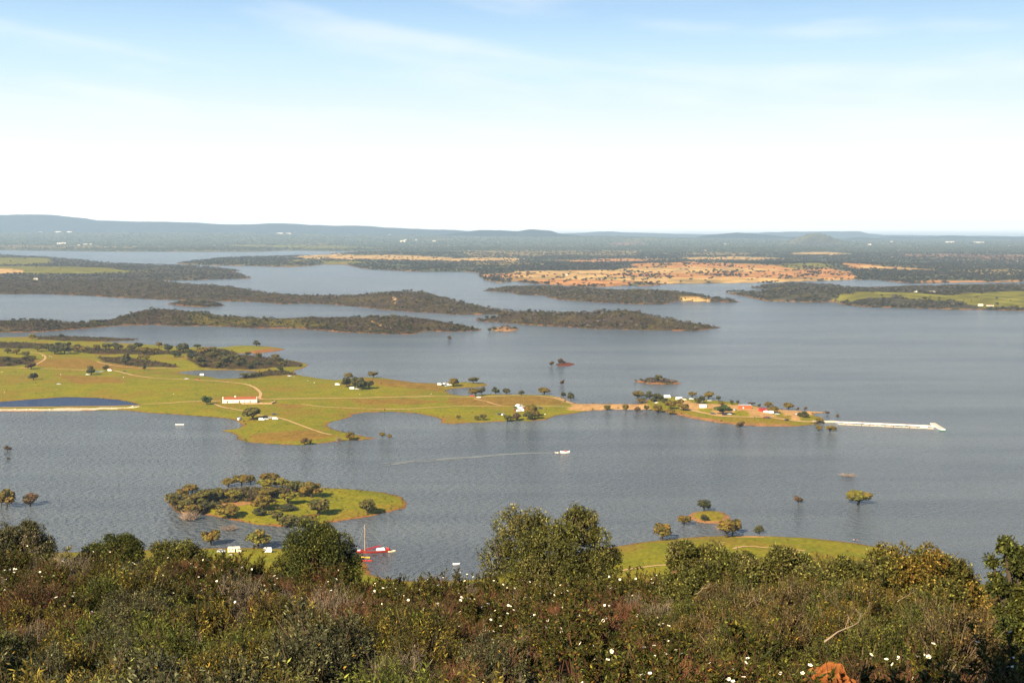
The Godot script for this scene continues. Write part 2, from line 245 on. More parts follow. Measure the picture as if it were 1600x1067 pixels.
	vehicle("car",-341.9,-1384.2,80,"red","red car on the road just below the small pond","vehicles parked about the peninsula")
	vehicle("caravan",-356.2,-1460.0,0,"white","white caravan at the small pond's bank","vehicles parked about the peninsula")
	vehicle("van",-239.3,-1113.7,70,"white","white van with red rear by the lower bay","vehicles parked about the peninsula")
	vehicle("car",-241.7,-1122.1,60,"navy","dark car behind the white van by the lower bay","vehicles parked about the peninsula")
	vehicle("van",-218.1,-1104.1,0,"white","white van nearest the spreading oak in the meadow","vehicles parked about the peninsula")
	vehicle("car",-215.0,-1107.1,30,"white","white car in the middle of the meadow row","vehicles parked about the peninsula")
	vehicle("car",-213.0,-1115.5,10,"silver","silver car at the back of the meadow row","vehicles parked about the peninsula")
	vehicle("van",-206.6,-1105.5,10,"white","white van at the right end of the meadow row","vehicles parked about the peninsula")
	vehicle("car",-212.7,-1135.5,0,"navy","navy car beside the footpath above the meadow row","vehicles parked about the peninsula")
	vehicle("car",-251.7,-1438.0,0,"silver","silver car at the lake bank right of the pond","vehicles parked about the peninsula")
	vehicle("van",-183.8,-1337.7,0,"white","white van left of the clump of four oaks","vehicles parked about the peninsula")
	vehicle("caravan",-164.7,-1306.0,0,"white","white caravan in front of the clump of four oaks","vehicles parked about the peninsula")
	vehicle("car",-159.7,-1305.5,0,"silver","silver car beside the caravan under the four oaks","vehicles parked about the peninsula")
	vehicle("van",-77.1,-1355.4,0,"white","vehicle in the camper group on the hooked spit","campers on the hooked spit")
	vehicle("car",-73.6,-1353.2,40,"navy","vehicle in the camper group on the hooked spit","campers on the hooked spit")
	vehicle("van",-71.6,-1360.6,50,"white","vehicle in the camper group on the hooked spit","campers on the hooked spit")
	vehicle("car",-69.3,-1350.5,40,"silver","vehicle in the camper group on the hooked spit","campers on the hooked spit")
	vehicle("van",-67.0,-1358.4,0,"white","vehicle in the camper group on the hooked spit","campers on the hooked spit")
	vehicle("car",-32.8,-1253.4,0,"white","white car on the road below the small inlet's oaks","vehicles parked about the peninsula")
	vehicle("car",-39.6,-1266.5,0,"red","red car under the orange oak at the small inlet","vehicles parked about the peninsula")
	vehicle("car",3.6,-1180.6,37,"navy","dark blue car in the packed cluster around the orange oak","vehicles packed around the orange oak")
	vehicle("van",6.8,-1180.6,55.5,"white","white vehicle in the packed cluster around the orange oak","vehicles packed around the orange oak")
	vehicle("van",7.7,-1170.7,111,"white","white vehicle in the packed cluster around the orange oak","vehicles packed around the orange oak")
	vehicle("car",10.7,-1174.6,111,"maroon","maroon car in the packed cluster around the orange oak","vehicles packed around the orange oak")
	vehicle("car",3.5,-1164.4,37,"maroon","maroon car in the packed cluster around the orange oak","vehicles packed around the orange oak")
	vehicle("van",6.4,-1156.8,37,"white","white vehicle in the packed cluster around the orange oak","vehicles packed around the orange oak")
	vehicle("caravan",8.8,-1158.9,0,"white","white vehicle in the packed cluster around the orange oak","vehicles packed around the orange oak")
	vehicle("car",13.2,-1163.1,92.5,"white","white vehicle in the packed cluster around the orange oak","vehicles packed around the orange oak")
	vehicle("car",13.6,-1172.9,111,"black","black car in the packed cluster around the orange oak","vehicles packed around the orange oak")
	vehicle("car",17.1,-1171.2,148,"black","black car in the packed cluster around the orange oak","vehicles packed around the orange oak")
	vehicle("car",22.0,-1177.6,74,"navy","dark blue car in the packed cluster around the orange oak","vehicles packed around the orange oak")
	vehicle("car",26.6,-1173.8,0,"black","black car in the packed cluster around the orange oak","vehicles packed around the orange oak")
	vehicle("car",9.5,-1182.8,37,"white","white vehicle in the packed cluster around the orange oak","vehicles packed around the orange oak")
	vehicle("van",5.4,-1189.8,148,"white","white vehicle in the packed cluster around the orange oak","vehicles packed around the orange oak")
	vehicle("car",-10.9,-1135.2,10,"navy","navy car on the grass near the front bank, left of a pair","vehicles parked about the peninsula")
	vehicle("car",-8.0,-1133.6,60,"white","white car on the grass near the front bank, right of a pair","vehicles parked about the peninsula")
	vehicle("car",5.7,-1132.1,10,"black","black car alone on the grass below the van cluster","vehicles parked about the peninsula")
	vehicle("motorhome",153.8,-1256.5,0,"white","white motorhome between the thick clump and the camp","vehicles parked about the peninsula")
	vehicle("motorhome",163.1,-1237.9,0,"white","boxy white motorhome at the camp's left back shore","vehicles parked about the peninsula")
	vehicle("car",168.1,-1238.4,0,"white","white car right of the boxy motorhome","vehicles parked about the peninsula")
	vehicle("car",138.2,-1218.6,10,"white","white car half hidden among the thick clump's oaks","vehicles parked about the peninsula")
	vehicle("car",162.6,-1195.1,10,"black","black and white car among the oaks at the camp's left","vehicles parked about the peninsula")
	vehicle("car",176.2,-1246.8,0,"white","white car under the small oak on the camp's back shore","vehicles parked about the peninsula")
	vehicle("car",191.7,-1231.2,0,"silver","silver car below the orange oak on the camp's back shore","vehicles parked about the peninsula")
	vehicle("car",181.0,-1139.7,10,"navy","dark car at the left of the big green oak","vehicles parked about the peninsula")
	vehicle("car",190.0,-1132.8,0,"black","black car under the front of the big green oak","vehicles parked about the peninsula")
	vehicle("car",194.8,-1136.0,0,"silver","silver car at the right foot of the big green oak","vehicles parked about the peninsula")
	vehicle("car",204.7,-1163.5,60,"silver","small silver car on the sand between oak and shed","vehicles parked about the peninsula")
	vehicle("van",230.3,-1147.7,0,"white","white van in front of the red kiosk","vehicles parked about the peninsula")
	vehicle("caravan",233.4,-1141.6,0,"white","white caravan under the oak right of the kiosk","vehicles parked about the peninsula")
	vehicle("car",237.7,-1136.0,10,"silver","silver car right of the white caravan near the kiosk","vehicles parked about the peninsula")
	vehicle("car",225.1,-1112.7,0,"navy","dark car on the sandy road below the kiosk","vehicles parked about the peninsula")
	vehicle("car",222.6,-1112.7,0,"maroon","maroon car just left of the dark one on the sandy road","vehicles parked about the peninsula")
	vehicle("car",239.4,-1103.3,20,"black","black and white car at the sandy crossing","vehicles parked about the peninsula")
	vehicle("car",255.6,-1140.2,80,"silver","silver car beside the green patch at the camp's end","vehicles parked about the peninsula")
	vehicle("car",263.1,-1093.1,0,"black","black car at the root of the jetty","vehicles parked about the peninsula")
	make_people()

	# ------------------------------------------------------------ trees
	oak(-303.2,-755.4,10.4,10.7,"o","round oak standing in the lake beyond the left shrubs, trunk above the water","oaks standing in the flooded shallows")
	oak(-309.2,-762.5,7.0,6.6,"o","half cropped oak in the lake at the picture's left edge","oaks standing in the flooded shallows")
	oak(-291.7,-762.5,8.9,7.7,"s","small dense brown oak in the lake, right of the trunked one","oaks standing in the flooded shallows")
	oak(-383.2,-960.7,5.3,3.4,"s","brown bush top poking from the open water near the left edge","oaks standing in the flooded shallows")
	oak(-367.6,-922.3,2.8,1.4,"s","tiny brown twig tuft in the water below the brown bush","oaks standing in the flooded shallows")
	oak(-203.4,-800.6,9.7,5.3,"o","lone flat oak on the back shore of the grove island's west end","oaks crowding the wooded near island")
	oak(-203.5,-777.6,7.9,5.5,"o","olive oak in the dense western clump of the near island","oaks crowding the wooded near island")
	oak(-203.9,-758.2,9.2,7.7,"v","olive oak in the dense western clump of the near island","oaks crowding the wooded near island")
	oak(-193.3,-746.7,9.9,6.1,"v","olive oak in the dense western clump of the near island","oaks crowding the wooded near island")
	oak(-189.4,-755.8,11.5,6.9,"v","olive oak in the dense western clump of the near island","oaks crowding the wooded near island")
	oak(-184.2,-759.8,13.1,7.7,"v","olive oak in the dense western clump of the near island","oaks crowding the wooded near island")
	oak(-180.3,-763.0,10.8,7.0,"v","olive oak in the dense western clump of the near island","oaks crowding the wooded near island")
	oak(-176.1,-746.0,8.3,4.5,"d","olive oak in the dense western clump of the near island","oaks crowding the wooded near island")
	oak(-182.3,-745.1,6.8,4.5,"d","olive oak in the dense western clump of the near island","oaks crowding the wooded near island")
	oak(-183.9,-819.0,8.3,5.8,"o","flat brown oak of the three in a row on the grove island's back ridge","oaks crowding the wooded near island")
	oak(-176.9,-825.3,10.0,6.7,"o","flat brown oak of the three in a row on the grove island's back ridge","oaks crowding the wooded near island")
	oak(-171.9,-829.6,6.7,5.9,"o","flat brown oak of the three in a row on the grove island's back ridge","oaks crowding the wooded near island")
	oak(-160.1,-831.7,13.5,6.3,"o","wide orange oak at the top of the near island's skyline","oaks crowding the wooded near island")
	oak(-158.2,-812.8,11.5,6.2,"y","yellow green oak below the wide orange one on the near island","oaks crowding the wooded near island")
	oak(-149.5,-816.9,10.8,6.2,"y","rounded lime green oak beside the yellow green one on the ridge","oaks crowding the wooded near island")
	oak(-134.5,-784.7,10.3,8.0,"v","dark olive oak on the right end of the near island's ridge","oaks crowding the wooded near island")
	oak(-168.5,-761.8,8.9,5.4,"y","bright olive oak alone in the dark scrub of the near island","oaks crowding the wooded near island")
	oak(-147.7,-768.2,11.7,6.6,"o","brown oak in the middle of the near island below its ridge","oaks crowding the wooded near island")
	oak(-134.3,-756.2,10.7,7.3,"y","golden oak beside the scrub in the near island's middle","oaks crowding the wooded near island")
	oak(-123.7,-776.6,12.6,8.7,"o","large orange and green oak where the near island's grove ends","oaks crowding the wooded near island")
	oak(-146.7,-742.8,13.2,8.3,"o","broad golden oak behind the front meadow of the near island","oaks crowding the wooded near island")
	oak(-164.1,-726.2,12.2,8.1,"o","dark brown oak on the near island's front bank, left end","oaks crowding the wooded near island")
	oak(-186.5,-736.2,11.2,5.6,"o","orange oak dipping into the water at the near island's west end","oaks crowding the wooded near island")
	oak(-112.1,-730.8,13.7,8.5,"v","spreading olive oak alone on the near island's meadow","oaks crowding the wooded near island")
	oak(-134.0,-717.1,8.4,6.2,"v","small olive oak just left of the bare patch on the near island","oaks crowding the wooded near island")
	oak(-125.7,-706.9,9.7,6.1,"v","olive oak on the front bank of the near island","oaks crowding the wooded near island")
	oak(-118.1,-708.5,11.5,5.0,"v","low olive oak on the bank behind the big foreground oak","oaks crowding the wooded near island")
	oak(-84.5,-736.0,10.1,8.2,"v","olive oak alone near the grassy eastern end of the near island","oaks crowding the wooded near island")
	oak(-146.6,-729.2,8.1,3.7,"d","dark low oak under the broad golden oak","oaks crowding the wooded near island")
	oak(-133.2,-743.6,12.1,3.0,"d","dark undergrowth oak below the golden oak in the middle","oaks crowding the wooded near island")
	oak(-185.1,-722.9,12.5,5.9,"b","leafless grey tree standing in water off the grove island","oaks standing in the flooded shallows")
	oak(-157.1,-697.7,8.5,3.9,"b","bleached bare branches rising from the water off the near island","oaks standing in the flooded shallows")
	oak(-159.1,-663.8,9.1,8.1,"o","round orange oak on the near shore left of the motorhome","oaks on the near shore meadow")
	oak(-132.9,-656.3,12.0,8.7,"y","lush yellow green oak on the near shore right of the motorhome","oaks on the near shore meadow")
	oak(80.6,-674.1,10.6,8.2,"o","orange ball shaped oak at the water's edge of the right meadow","oaks on the near shore meadow")
	oak(97.1,-710.1,7.9,5.4,"o","small orange oak in the water left of the round islet","oaks standing in the flooded shallows")
	oak(113.5,-743.0,8.3,6.4,"d","dark oak on the back rim of the round islet","")
	oak(109.7,-717.8,4.4,4.0,"d","little dark oak inside the round islet's grass","")
	oak(115.8,-678.0,11.0,8.6,"o","big golden oak at the right meadow's edge below the round islet","oaks on the near shore meadow")
	oak(120.8,-688.9,8.4,8.4,"o","second golden oak tucked behind the big one at the meadow edge","oaks on the near shore meadow")
	oak(116.2,-699.2,6.4,3.9,"b","greyish bare bush in the water beside the two golden oaks","oaks standing in the flooded shallows")
	oak(135.8,-690.4,5.3,4.6,"d","small dark oak on the shore right of the golden oaks","oaks on the near shore meadow")
	oak(175.0,-769.9,5.5,4.7,"s","little brown tree alone in the open lake at right","oaks standing in the flooded shallows")
	oak(210.3,-766.2,15.5,7.8,"y","wide flat topped golden oak flooded in the open lake at right","oaks standing in the flooded shallows")
	oak(227.6,-856.1,10.4,2.2,"b","drowned scraggly branches barely above the lake at right","oaks standing in the flooded shallows")
	oak(-227.4,-1110.0,15.7,10.6,"v","spreading oak with dark trunk on the meadow below the farmhouse","oaks on the long peninsula")
	oak(-288.5,-1200.1,9.1,7.9,"g","dark green round tree at the farmhouse's left end","oaks on the long peninsula")
	oak(-476.3,-1439.1,10.9,9.4,"d","dark green oak beside the parked cars on the left road","oaks on the long peninsula")
	oak(-477.0,-1493.8,7.5,6.0,"d","small dark oak on the left road right of the parked cars","oaks on the long peninsula")
	oak(-524.4,-1391.6,9.8,7.7,"d","lone dark oak in the open pasture above the dam pond","oaks on the long peninsula")
	oak(-571.3,-1508.9,10.6,7.6,"s","brown oak where the left track meets the road","oaks on the long peninsula")
	oak(-172.3,-1321.5,10.0,10.0,"d","dark oak in the clump of four sheltering the white caravans","oaks on the long peninsula")
	oak(-161.8,-1312.1,9.9,10.6,"d","dark oak in the clump of four sheltering the white caravans","oaks on the long peninsula")
	oak(-154.2,-1303.3,11.8,11.8,"d","dark oak in the clump of four sheltering the white caravans","oaks on the long peninsula")
	oak(-147.4,-1307.2,9.2,8.6,"d","dark oak in the clump of four sheltering the white caravans","oaks on the long peninsula")
	oak(-181.3,-1413.4,9.2,7.1,"o","brown oak behind the clump of four dark oaks","oaks on the long peninsula")
	oak(-157.1,-1439.1,10.1,6.5,"o","flat brown oak on the far bank behind the four dark oaks","oaks on the long peninsula")
	oak(-62.0,-1352.5,10.9,8.2,"o","brown oak beside the campers on the hooked spit","oaks on the long peninsula")
	oak(-42.3,-1378.3,11.8,6.9,"v","olive oak on the hooked spit's tip","oaks on the long peninsula")
	oak(-36.5,-1269.9,11.5,7.7,"o","orange oak above the white car at the small inlet","oaks on the long peninsula")
	oak(-30.4,-1285.2,7.8,7.8,"d","dark oak next to the orange one at the small inlet","oaks on the long peninsula")
	oak(-17.0,-1294.6,7.8,6.5,"d","dark round oak on the far bank, next right of the inlet","oaks on the long peninsula")
	oak(-5.9,-1294.6,7.8,5.9,"d","dark oak on the far bank, second right of the inlet","oaks on the long peninsula")
	oak(9.7,-1278.9,6.4,4.5,"d","smallest dark oak on the far bank road","oaks on the long peninsula")
	oak(32.5,-1292.0,11.1,7.2,"o","orange spreading oak beside the road's far bank","oaks on the long peninsula")
	oak(51.4,-1274.3,5.1,5.1,"d","small oak where the sandy neck begins","oaks on the long peninsula")
	oak(57.7,-1245.0,6.9,8.2,"d","dark upright oak at the start of the sandy neck","oaks on the long peninsula")
	oak(54.0,-1376.8,4.9,5.5,"s","small tree alone in the water behind the peninsula","oaks standing in the flooded shallows")
	oak(49.0,-1572.6,6.3,5.5,"s","small drowned tree left of the red islet","oaks standing in the flooded shallows")
	oak(60.8,-1592.9,7.2,6.4,"s","brown tree on the left end of the red islet","")
	oak(-96.0,-1952.9,5.9,5.9,"s","lone tiny tree in the strait before the scrub island","oaks standing in the flooded shallows")
	oak(17.1,-1128.2,10.2,10.2,"o","orange oak standing over the cluster of white vans","oaks on the long peninsula")
	oak(20.3,-1117.1,7.9,7.3,"o","rust brown oak right of the white van cluster","oaks on the long peninsula")
	oak(14.6,-1113.7,9.0,6.7,"d","dark oak on the bank below the white van cluster","oaks on the long peninsula")
	oak(3.4,-1108.5,6.7,6.7,"s","brownish bush like oak along the peninsula's front bank","oaks on the long peninsula")
	oak(-3.9,-1105.1,6.7,6.1,"v","brownish bush like oak along the peninsula's front bank","oaks on the long peninsula")
	oak(-25.7,-1109.1,6.2,5.6,"v","brownish bush like oak along the peninsula's front bank","oaks on the long peninsula")
	oak(-30.8,-1108.6,5.0,3.9,"v","brownish bush like oak along the peninsula's front bank","oaks on the long peninsula")
	oak(-47.2,-1113.4,3.9,3.4,"v","brownish bush like oak along the peninsula's front bank","oaks on the long peninsula")
	oak(161.1,-1398.3,8.4,6.3,"v","small oak crowning the dark islet behind the camp","")
	oak(88.4,-1177.3,5.9,4.7,"v","little oak on the front edge of the sandy neck, leftmost","oaks on the long peninsula")
	oak(104.5,-1164.7,5.9,7.0,"o","upright brown oak on the sandy neck's front edge","oaks on the long peninsula")
	oak(115.1,-1164.7,5.9,4.7,"s","low brown oak in the water before the sandy neck","oaks on the long peninsula")
	oak(124.2,-1173.1,5.3,5.9,"v","little oak at the right end of the sandy neck","oaks on the long peninsula")
	oak(125.6,-1259.5,11.4,7.6,"o","oak in the thick clump at the neck end of the camp","oaks on the long peninsula")
	oak(125.4,-1226.2,8.7,4.9,"o","oak in the thick clump at the neck end of the camp","oaks on the long peninsula")
	oak(135.9,-1254.7,8.8,7.6,"d","oak in the thick clump at the neck end of the camp","oaks on the long peninsula")
	oak(141.6,-1233.0,9.9,7.5,"d","oak in the thick clump at the neck end of the camp","oaks on the long peninsula")
	oak(145.9,-1200.9,9.1,6.1,"d","oak in the thick clump at the neck end of the camp","oaks on the long peninsula")
	oak(147.0,-1175.6,9.5,8.3,"o","oak in the thick clump at the neck end of the camp","oaks on the long peninsula")
	oak(133.4,-1160.5,9.9,7.0,"o","oak in the thick clump at the neck end of the camp","oaks on the long peninsula")
	oak(143.6,-1148.2,6.9,5.2,"o","oak in the thick clump at the neck end of the camp","oaks on the long peninsula")
	oak(157.5,-1165.3,10.0,6.5,"o","oak in the thick clump at the neck end of the camp","oaks on the long peninsula")
	oak(158.5,-1195.6,7.8,6.0,"o","oak in the thick clump at the neck end of the camp","oaks on the long peninsula")
	oak(136.4,-1219.0,7.4,4.9,"d","oak in the thick clump at the neck end of the camp","oaks on the long peninsula")
	oak(181.0,-1274.3,7.7,5.1,"o","small oak on the camp's back shore above the white caravan","oaks on the long peninsula")
	oak(179.7,-1212.7,11.0,6.1,"d","dark wide oak on the camp's back shore","oaks on the long peninsula")
	oak(194.7,-1254.7,9.5,7.6,"o","orange oak on the camp's back shore","oaks on the long peninsula")
	oak(200.9,-1234.4,5.0,5.0,"d","small dark oak between the orange oak and the shed","oaks on the long peninsula")
	oak(197.6,-1195.1,5.4,3.6,"o","low brown oak left of the orange shed","oaks on the long peninsula")
	oak(208.4,-1202.3,3.6,4.8,"d","slim oak left of the orange shed","oaks on the long peninsula")
	oak(215.8,-1213.1,3.1,3.7,"d","tiny oak touching the orange shed's left corner","oaks on the long peninsula")
	oak(189.8,-1136.8,13.8,8.0,"g","big green oak shading cars in the middle of the camp","oaks on the long peninsula")
	oak(192.7,-1072.2,7.0,5.4,"s","dark tree in the water below the camp","oaks on the long peninsula")
	oak(230.0,-1217.1,6.1,2.5,"s","flat brown tree behind the orange shed","oaks on the long peninsula")
	oak(233.2,-1195.6,3.6,3.0,"d","tiny round oak between the orange shed and red kiosk","oaks on the long peninsula")
	oak(242.4,-1199.1,7.9,4.8,"o","oak on the back shore behind the red kiosk","oaks on the long peninsula")
	oak(236.2,-1148.1,9.8,5.8,"o","oak directly right of the red kiosk","oaks on the long peninsula")
	oak(257.3,-1181.6,8.9,6.6,"o","orange oak on the back shore near the camp's end","oaks on the long peninsula")
	oak(263.6,-1169.7,2.9,3.5,"s","tiny reddish tree on the back shore at the camp's end","oaks on the long peninsula")
	oak(255.8,-1126.9,4.5,4.0,"d","small dark oak on the green patch at the camp's end","oaks on the long peninsula")
	oak(259.7,-1124.3,6.8,5.1,"d","dark oak pair's right one on the green patch at the end","oaks on the long peninsula")
	oak(266.2,-1096.8,6.6,3.9,"o","orange oak above the dark car at the jetty's root","oaks on the long peninsula")
	oak(272.4,-1177.3,3.0,3.6,"s","tiny tree in the water behind the camp's end","oaks standing in the flooded shallows")
	oak(255.6,-1054.7,5.3,4.8,"o","smaller orange oak in the water below the jetty","oaks standing in the flooded shallows")
	oak(264.3,-1051.3,9.0,4.8,"o","larger orange oak in the water below the jetty","oaks standing in the flooded shallows")
	oak(286.5,-1152.3,4.1,2.9,"s","small reddish tree off the sandy hook","oaks standing in the flooded shallows")
	oak(289.7,-1128.2,2.8,3.4,"s","tiny tree in open water above the jetty","oaks standing in the flooded shallows")
	oak(-161.5,-983.6,5.0,5.5,"s","grey brown tree on the lower point's front bank","oaks on the long peninsula")
	oak(-157.6,-984.1,4.0,4.5,"v","olive tree beside the grey brown one on the lower point","oaks on the long peninsula")
	oak(-136.8,-999.3,5.0,5.0,"b","greyish bare tree at the water on the lower point","oaks on the long peninsula")
	oak(-128.5,-1005.1,7.6,6.1,"o","orange oak near the tip of the lower point","oaks on the long peninsula")
	oak(-104.7,-1021.4,4.6,4.1,"o","left one of two small oaks in water off the lower point","oaks standing in the flooded shallows")
	oak(-98.1,-1011.9,3.6,4.1,"o","right one of two small oaks in water off the lower point","oaks standing in the flooded shallows")
	oak(-650.8,-1642.4,9.9,5.8,"v","oak in the dark wooded belt along the peninsula's left part","oaks in the wooded belt on the left of the peninsula")
	oak(-635.3,-1632.1,9.8,6.6,"o","oak in the dark wooded belt along the peninsula's left part","oaks in the wooded belt on the left of the peninsula")
	oak(-617.9,-1618.5,9.8,6.5,"v","oak in the dark wooded belt along the peninsula's left part","oaks in the wooded belt on the left of the peninsula")
	oak(-623.5,-1673.5,10.9,7.6,"v","oak in the dark wooded belt along the peninsula's left part","oaks in the wooded belt on the left of the peninsula")
	oak(-611.9,-1680.6,13.5,10.1,"d","oak in the dark wooded belt along the peninsula's left part","oaks in the wooded belt on the left of the peninsula")
	oak(-594.7,-1655.9,15.0,10.0,"d","oak in the dark wooded belt along the peninsula's left part","oaks in the wooded belt on the left of the peninsula")
	oak(-581.9,-1694.1,11.9,7.7,"o","oak in the dark wooded belt along the peninsula's left part","oaks in the wooded belt on the left of the peninsula")
	oak(-566.6,-1683.8,11.0,9.3,"o","oak in the dark wooded belt along the peninsula's left part","oaks in the wooded belt on the left of the peninsula")
	oak(-568.4,-1741.5,10.5,7.0,"o","oak in the dark wooded belt along the peninsula's left part","oaks in the wooded belt on the left of the peninsula")
	oak(-560.4,-1757.6,12.4,7.9,"v","oak in the dark wooded belt along the peninsula's left part","oaks in the wooded belt on the left of the peninsula")
	oak(-544.2,-1762.2,12.4,7.1,"d","oak in the dark wooded belt along the peninsula's left part","oaks in the wooded belt on the left of the peninsula")
	oak(-518.6,-1735.7,13.9,8.7,"v","oak in the dark wooded belt along the peninsula's left part","oaks in the wooded belt on the left of the peninsula")
	oak(-485.8,-1681.9,16.1,10.1,"o","oak in the dark wooded belt along the peninsula's left part","oaks in the wooded belt on the left of the peninsula")
	oak(-474.9,-1691.4,13.6,8.5,"o","oak in the dark wooded belt along the peninsula's left part","oaks in the wooded belt on the left of the peninsula")
	oak(-525.1,-1787.7,12.6,8.1,"d","oak in the dark wooded belt along the peninsula's left part","oaks in the wooded belt on the left of the peninsula")
	oak(-469.8,-1738.9,13.1,9.6,"d","oak in the dark wooded belt along the peninsula's left part","oaks in the wooded belt on the left of the peninsula")
	oak(-447.0,-1728.3,17.4,11.3,"d","oak in the dark wooded belt along the peninsula's left part","oaks in the wooded belt on the left of the peninsula")
	oak(-435.3,-1641.1,14.8,8.2,"d","oak in the dark wooded belt along the peninsula's left part","oaks in the wooded belt on the left of the peninsula")
	oak(-560.3,-1794.3,10.8,6.3,"d","oak in the dark wooded belt along the peninsula's left part","oaks in the wooded belt on the left of the peninsula")
	oak(-418.7,-1650.7,13.3,8.3,"d","oak in the dark wooded belt along the peninsula's left part","oaks in the wooded belt on the left of the peninsula")
	oak(-604.0,-1769.1,8.9,5.3,"d","oak in the dark wooded belt along the peninsula's left part","oaks in the wooded belt on the left of the peninsula")
	oak(-626.5,-1795.6,10.8,6.3,"d","oak in the dark wooded belt along the peninsula's left part","oaks in the wooded belt on the left of the peninsula")
	oak(-644.8,-1809.1,9.1,5.4,"d","oak in the dark wooded belt along the peninsula's left part","oaks in the wooded belt on the left of the peninsula")
	oak(-668.9,-1730.2,8.7,4.3,"d","oak in the dark wooded belt along the peninsula's left part","oaks in the wooded belt on the left of the peninsula")
	oak(-626.6,-1574.5,9.5,6.3,"d","oak in the dark wooded belt along the peninsula's left part","oaks in the wooded belt on the left of the peninsula")
	oak(-607.9,-1560.8,9.4,5.5,"d","oak in the dark wooded belt along the peninsula's left part","oaks in the wooded belt on the left of the peninsula")
	oak(-606.1,-1583.0,9.5,6.4,"v","oak in the dark wooded belt along the peninsula's left part","oaks in the wooded belt on the left of the peninsula")
	oak(-601.2,-1595.3,8.0,4.8,"v","oak in the dark wooded belt along the peninsula's left part","oaks in the wooded belt on the left of the peninsula")
	oak(-609.1,-1537.7,7.0,4.6,"v","oak in the dark wooded belt along the peninsula's left part","oaks in the wooded belt on the left of the peninsula")
	oak(-726.5,-1927.8,10.6,8.7,"y","yellow olive oak by the strait at the far left","oaks in the wooded belt on the left of the peninsula")
	oak(-695.3,-1965.8,7.9,5.9,"d","flat dark oak on the low spit at the far left","oaks in the wooded belt on the left of the peninsula")
	oak(-499.3,-1801.7,9.0,7.2,"o","orange oak at the water's edge behind the wooded belt","oaks in the wooded belt on the left of the peninsula")
	oak(-442.9,-1793.1,11.7,5.4,"d","flat umbrella shaped oak on stems at the water behind the belt","oaks in the wooded belt on the left of the peninsula")
	oak(-584.4,-1662.2,15.0,12.5,"d","largest dark oak of the belt, with a blue car behind it","oaks in the wooded belt on the left of the peninsula")
	oak(-473.7,-1560.2,11.8,13.3,"d","tall dark oak standing alone in the scrub left of the pond","oaks in the wooded belt on the left of the peninsula")
	oak(-473.1,-1620.7,8.1,6.5,"o","small orange oak right of the tall dark oak","oaks in the wooded belt on the left of the peninsula")
	oak(-462.2,-1610.8,7.3,5.7,"o","smaller orange brown oak right of the small orange one","oaks in the wooded belt on the left of the peninsula")
	oak(-405.3,-1681.3,18.6,8.4,"o","oak in the thicket behind the small pond","oaks in the thicket behind the small pond")
	oak(-380.6,-1611.8,16.2,7.3,"v","oak in the thicket behind the small pond","oaks in the thicket behind the small pond")
	oak(-386.4,-1569.1,14.2,7.1,"v","oak in the thicket behind the small pond","oaks in the thicket behind the small pond")
	oak(-355.8,-1573.3,17.4,7.1,"v","oak in the thicket behind the small pond","oaks in the thicket behind the small pond")
	oak(-356.8,-1543.0,14.0,6.2,"v","oak in the thicket behind the small pond","oaks in the thicket behind the small pond")
	oak(-331.7,-1552.7,14.0,6.2,"d","oak in the thicket behind the small pond","oaks in the thicket behind the small pond")
	oak(-404.1,-1608.5,14.6,7.3,"d","oak in the thicket behind the small pond","oaks in the thicket behind the small pond")
	oak(-351.1,-1606.4,14.5,5.7,"v","oak in the thicket behind the small pond","oaks in the thicket behind the small pond")
	oak(-315.2,-1529.1,12.3,5.4,"d","oak in the thicket behind the small pond","oaks in the thicket behind the small pond")
	oak(-408.7,-1731.5,15.7,7.0,"v","oak in the thicket behind the small pond","oaks in the thicket behind the small pond")
	oak(-370.9,-1640.7,13.2,6.6,"d","oak in the thicket behind the small pond","oaks in the thicket behind the small pond")
	oak(-338.4,-1584.7,11.2,5.6,"v","oak in the thicket behind the small pond","oaks in the thicket behind the small pond")
	oak(-375.9,-1541.8,10.9,5.4,"v","oak in the thicket behind the small pond","oaks in the thicket behind the small pond")
	oak(-313.6,-1559.6,11.0,4.7,"d","oak in the thicket behind the small pond","oaks in the thicket behind the small pond")
	oak(-298.4,-1562.5,9.4,4.7,"d","oak in the thicket behind the small pond","oaks in the thicket behind the small pond")
	oak(-282.3,-1560.2,9.4,4.7,"v","oak in the thicket behind the small pond","oaks in the thicket behind the small pond")
	oak(-303.7,-1633.5,10.7,6.6,"o","orange oak on the thicket's lakeward edge","oaks in the thicket behind the small pond")
	oak(-291.4,-1597.6,8.8,6.4,"d","dark oak beside the orange one on the thicket's lakeward edge","oaks in the thicket behind the small pond")
	oak(-328.8,-1648.7,9.1,5.8,"v","oak beside the narrow inlet, right one","oaks in the thicket behind the small pond")
	oak(-352.3,-1698.2,7.7,5.1,"d","oak beside the narrow inlet, left one","oaks in the thicket behind the small pond")
	oak(-367.6,-1830.8,11.0,7.4,"d","dark round oak on the red tipped spit","oaks in the thicket behind the small pond")
	oak(-273.7,-1499.7,6.8,6.0,"d","dark oak on the bank right of the small pond","oaks in the thicket behind the small pond")
	oak(-299.4,-1434.3,14.4,5.1,"v","low dark thicket tree at the pond's right corner","oaks in the thicket behind the small pond")
	oak(-431.9,-1493.8,3.8,6.8,"d","slim dark shrub standing by the orange track","oaks in the thicket behind the small pond")
	oak(-287.7,-1440.7,10.1,4.3,"d","low dark tree between pond and lake","oaks in the thicket behind the small pond")
	oak(-37.2,-2116.8,6.4,6.4,"d","dark bush like tree on the tiny rocky islet","trees on the rocky islet")
	oak(-30.0,-2139.4,7.5,5.4,"d","dark bush like tree on the tiny rocky islet","trees on the rocky islet")
	oak(5.4,-2152.5,7.6,4.3,"d","dark bush like tree on the tiny rocky islet","trees on the rocky islet")

	# ------------------------------------------------------------ the thicket in front
	make_thicket()

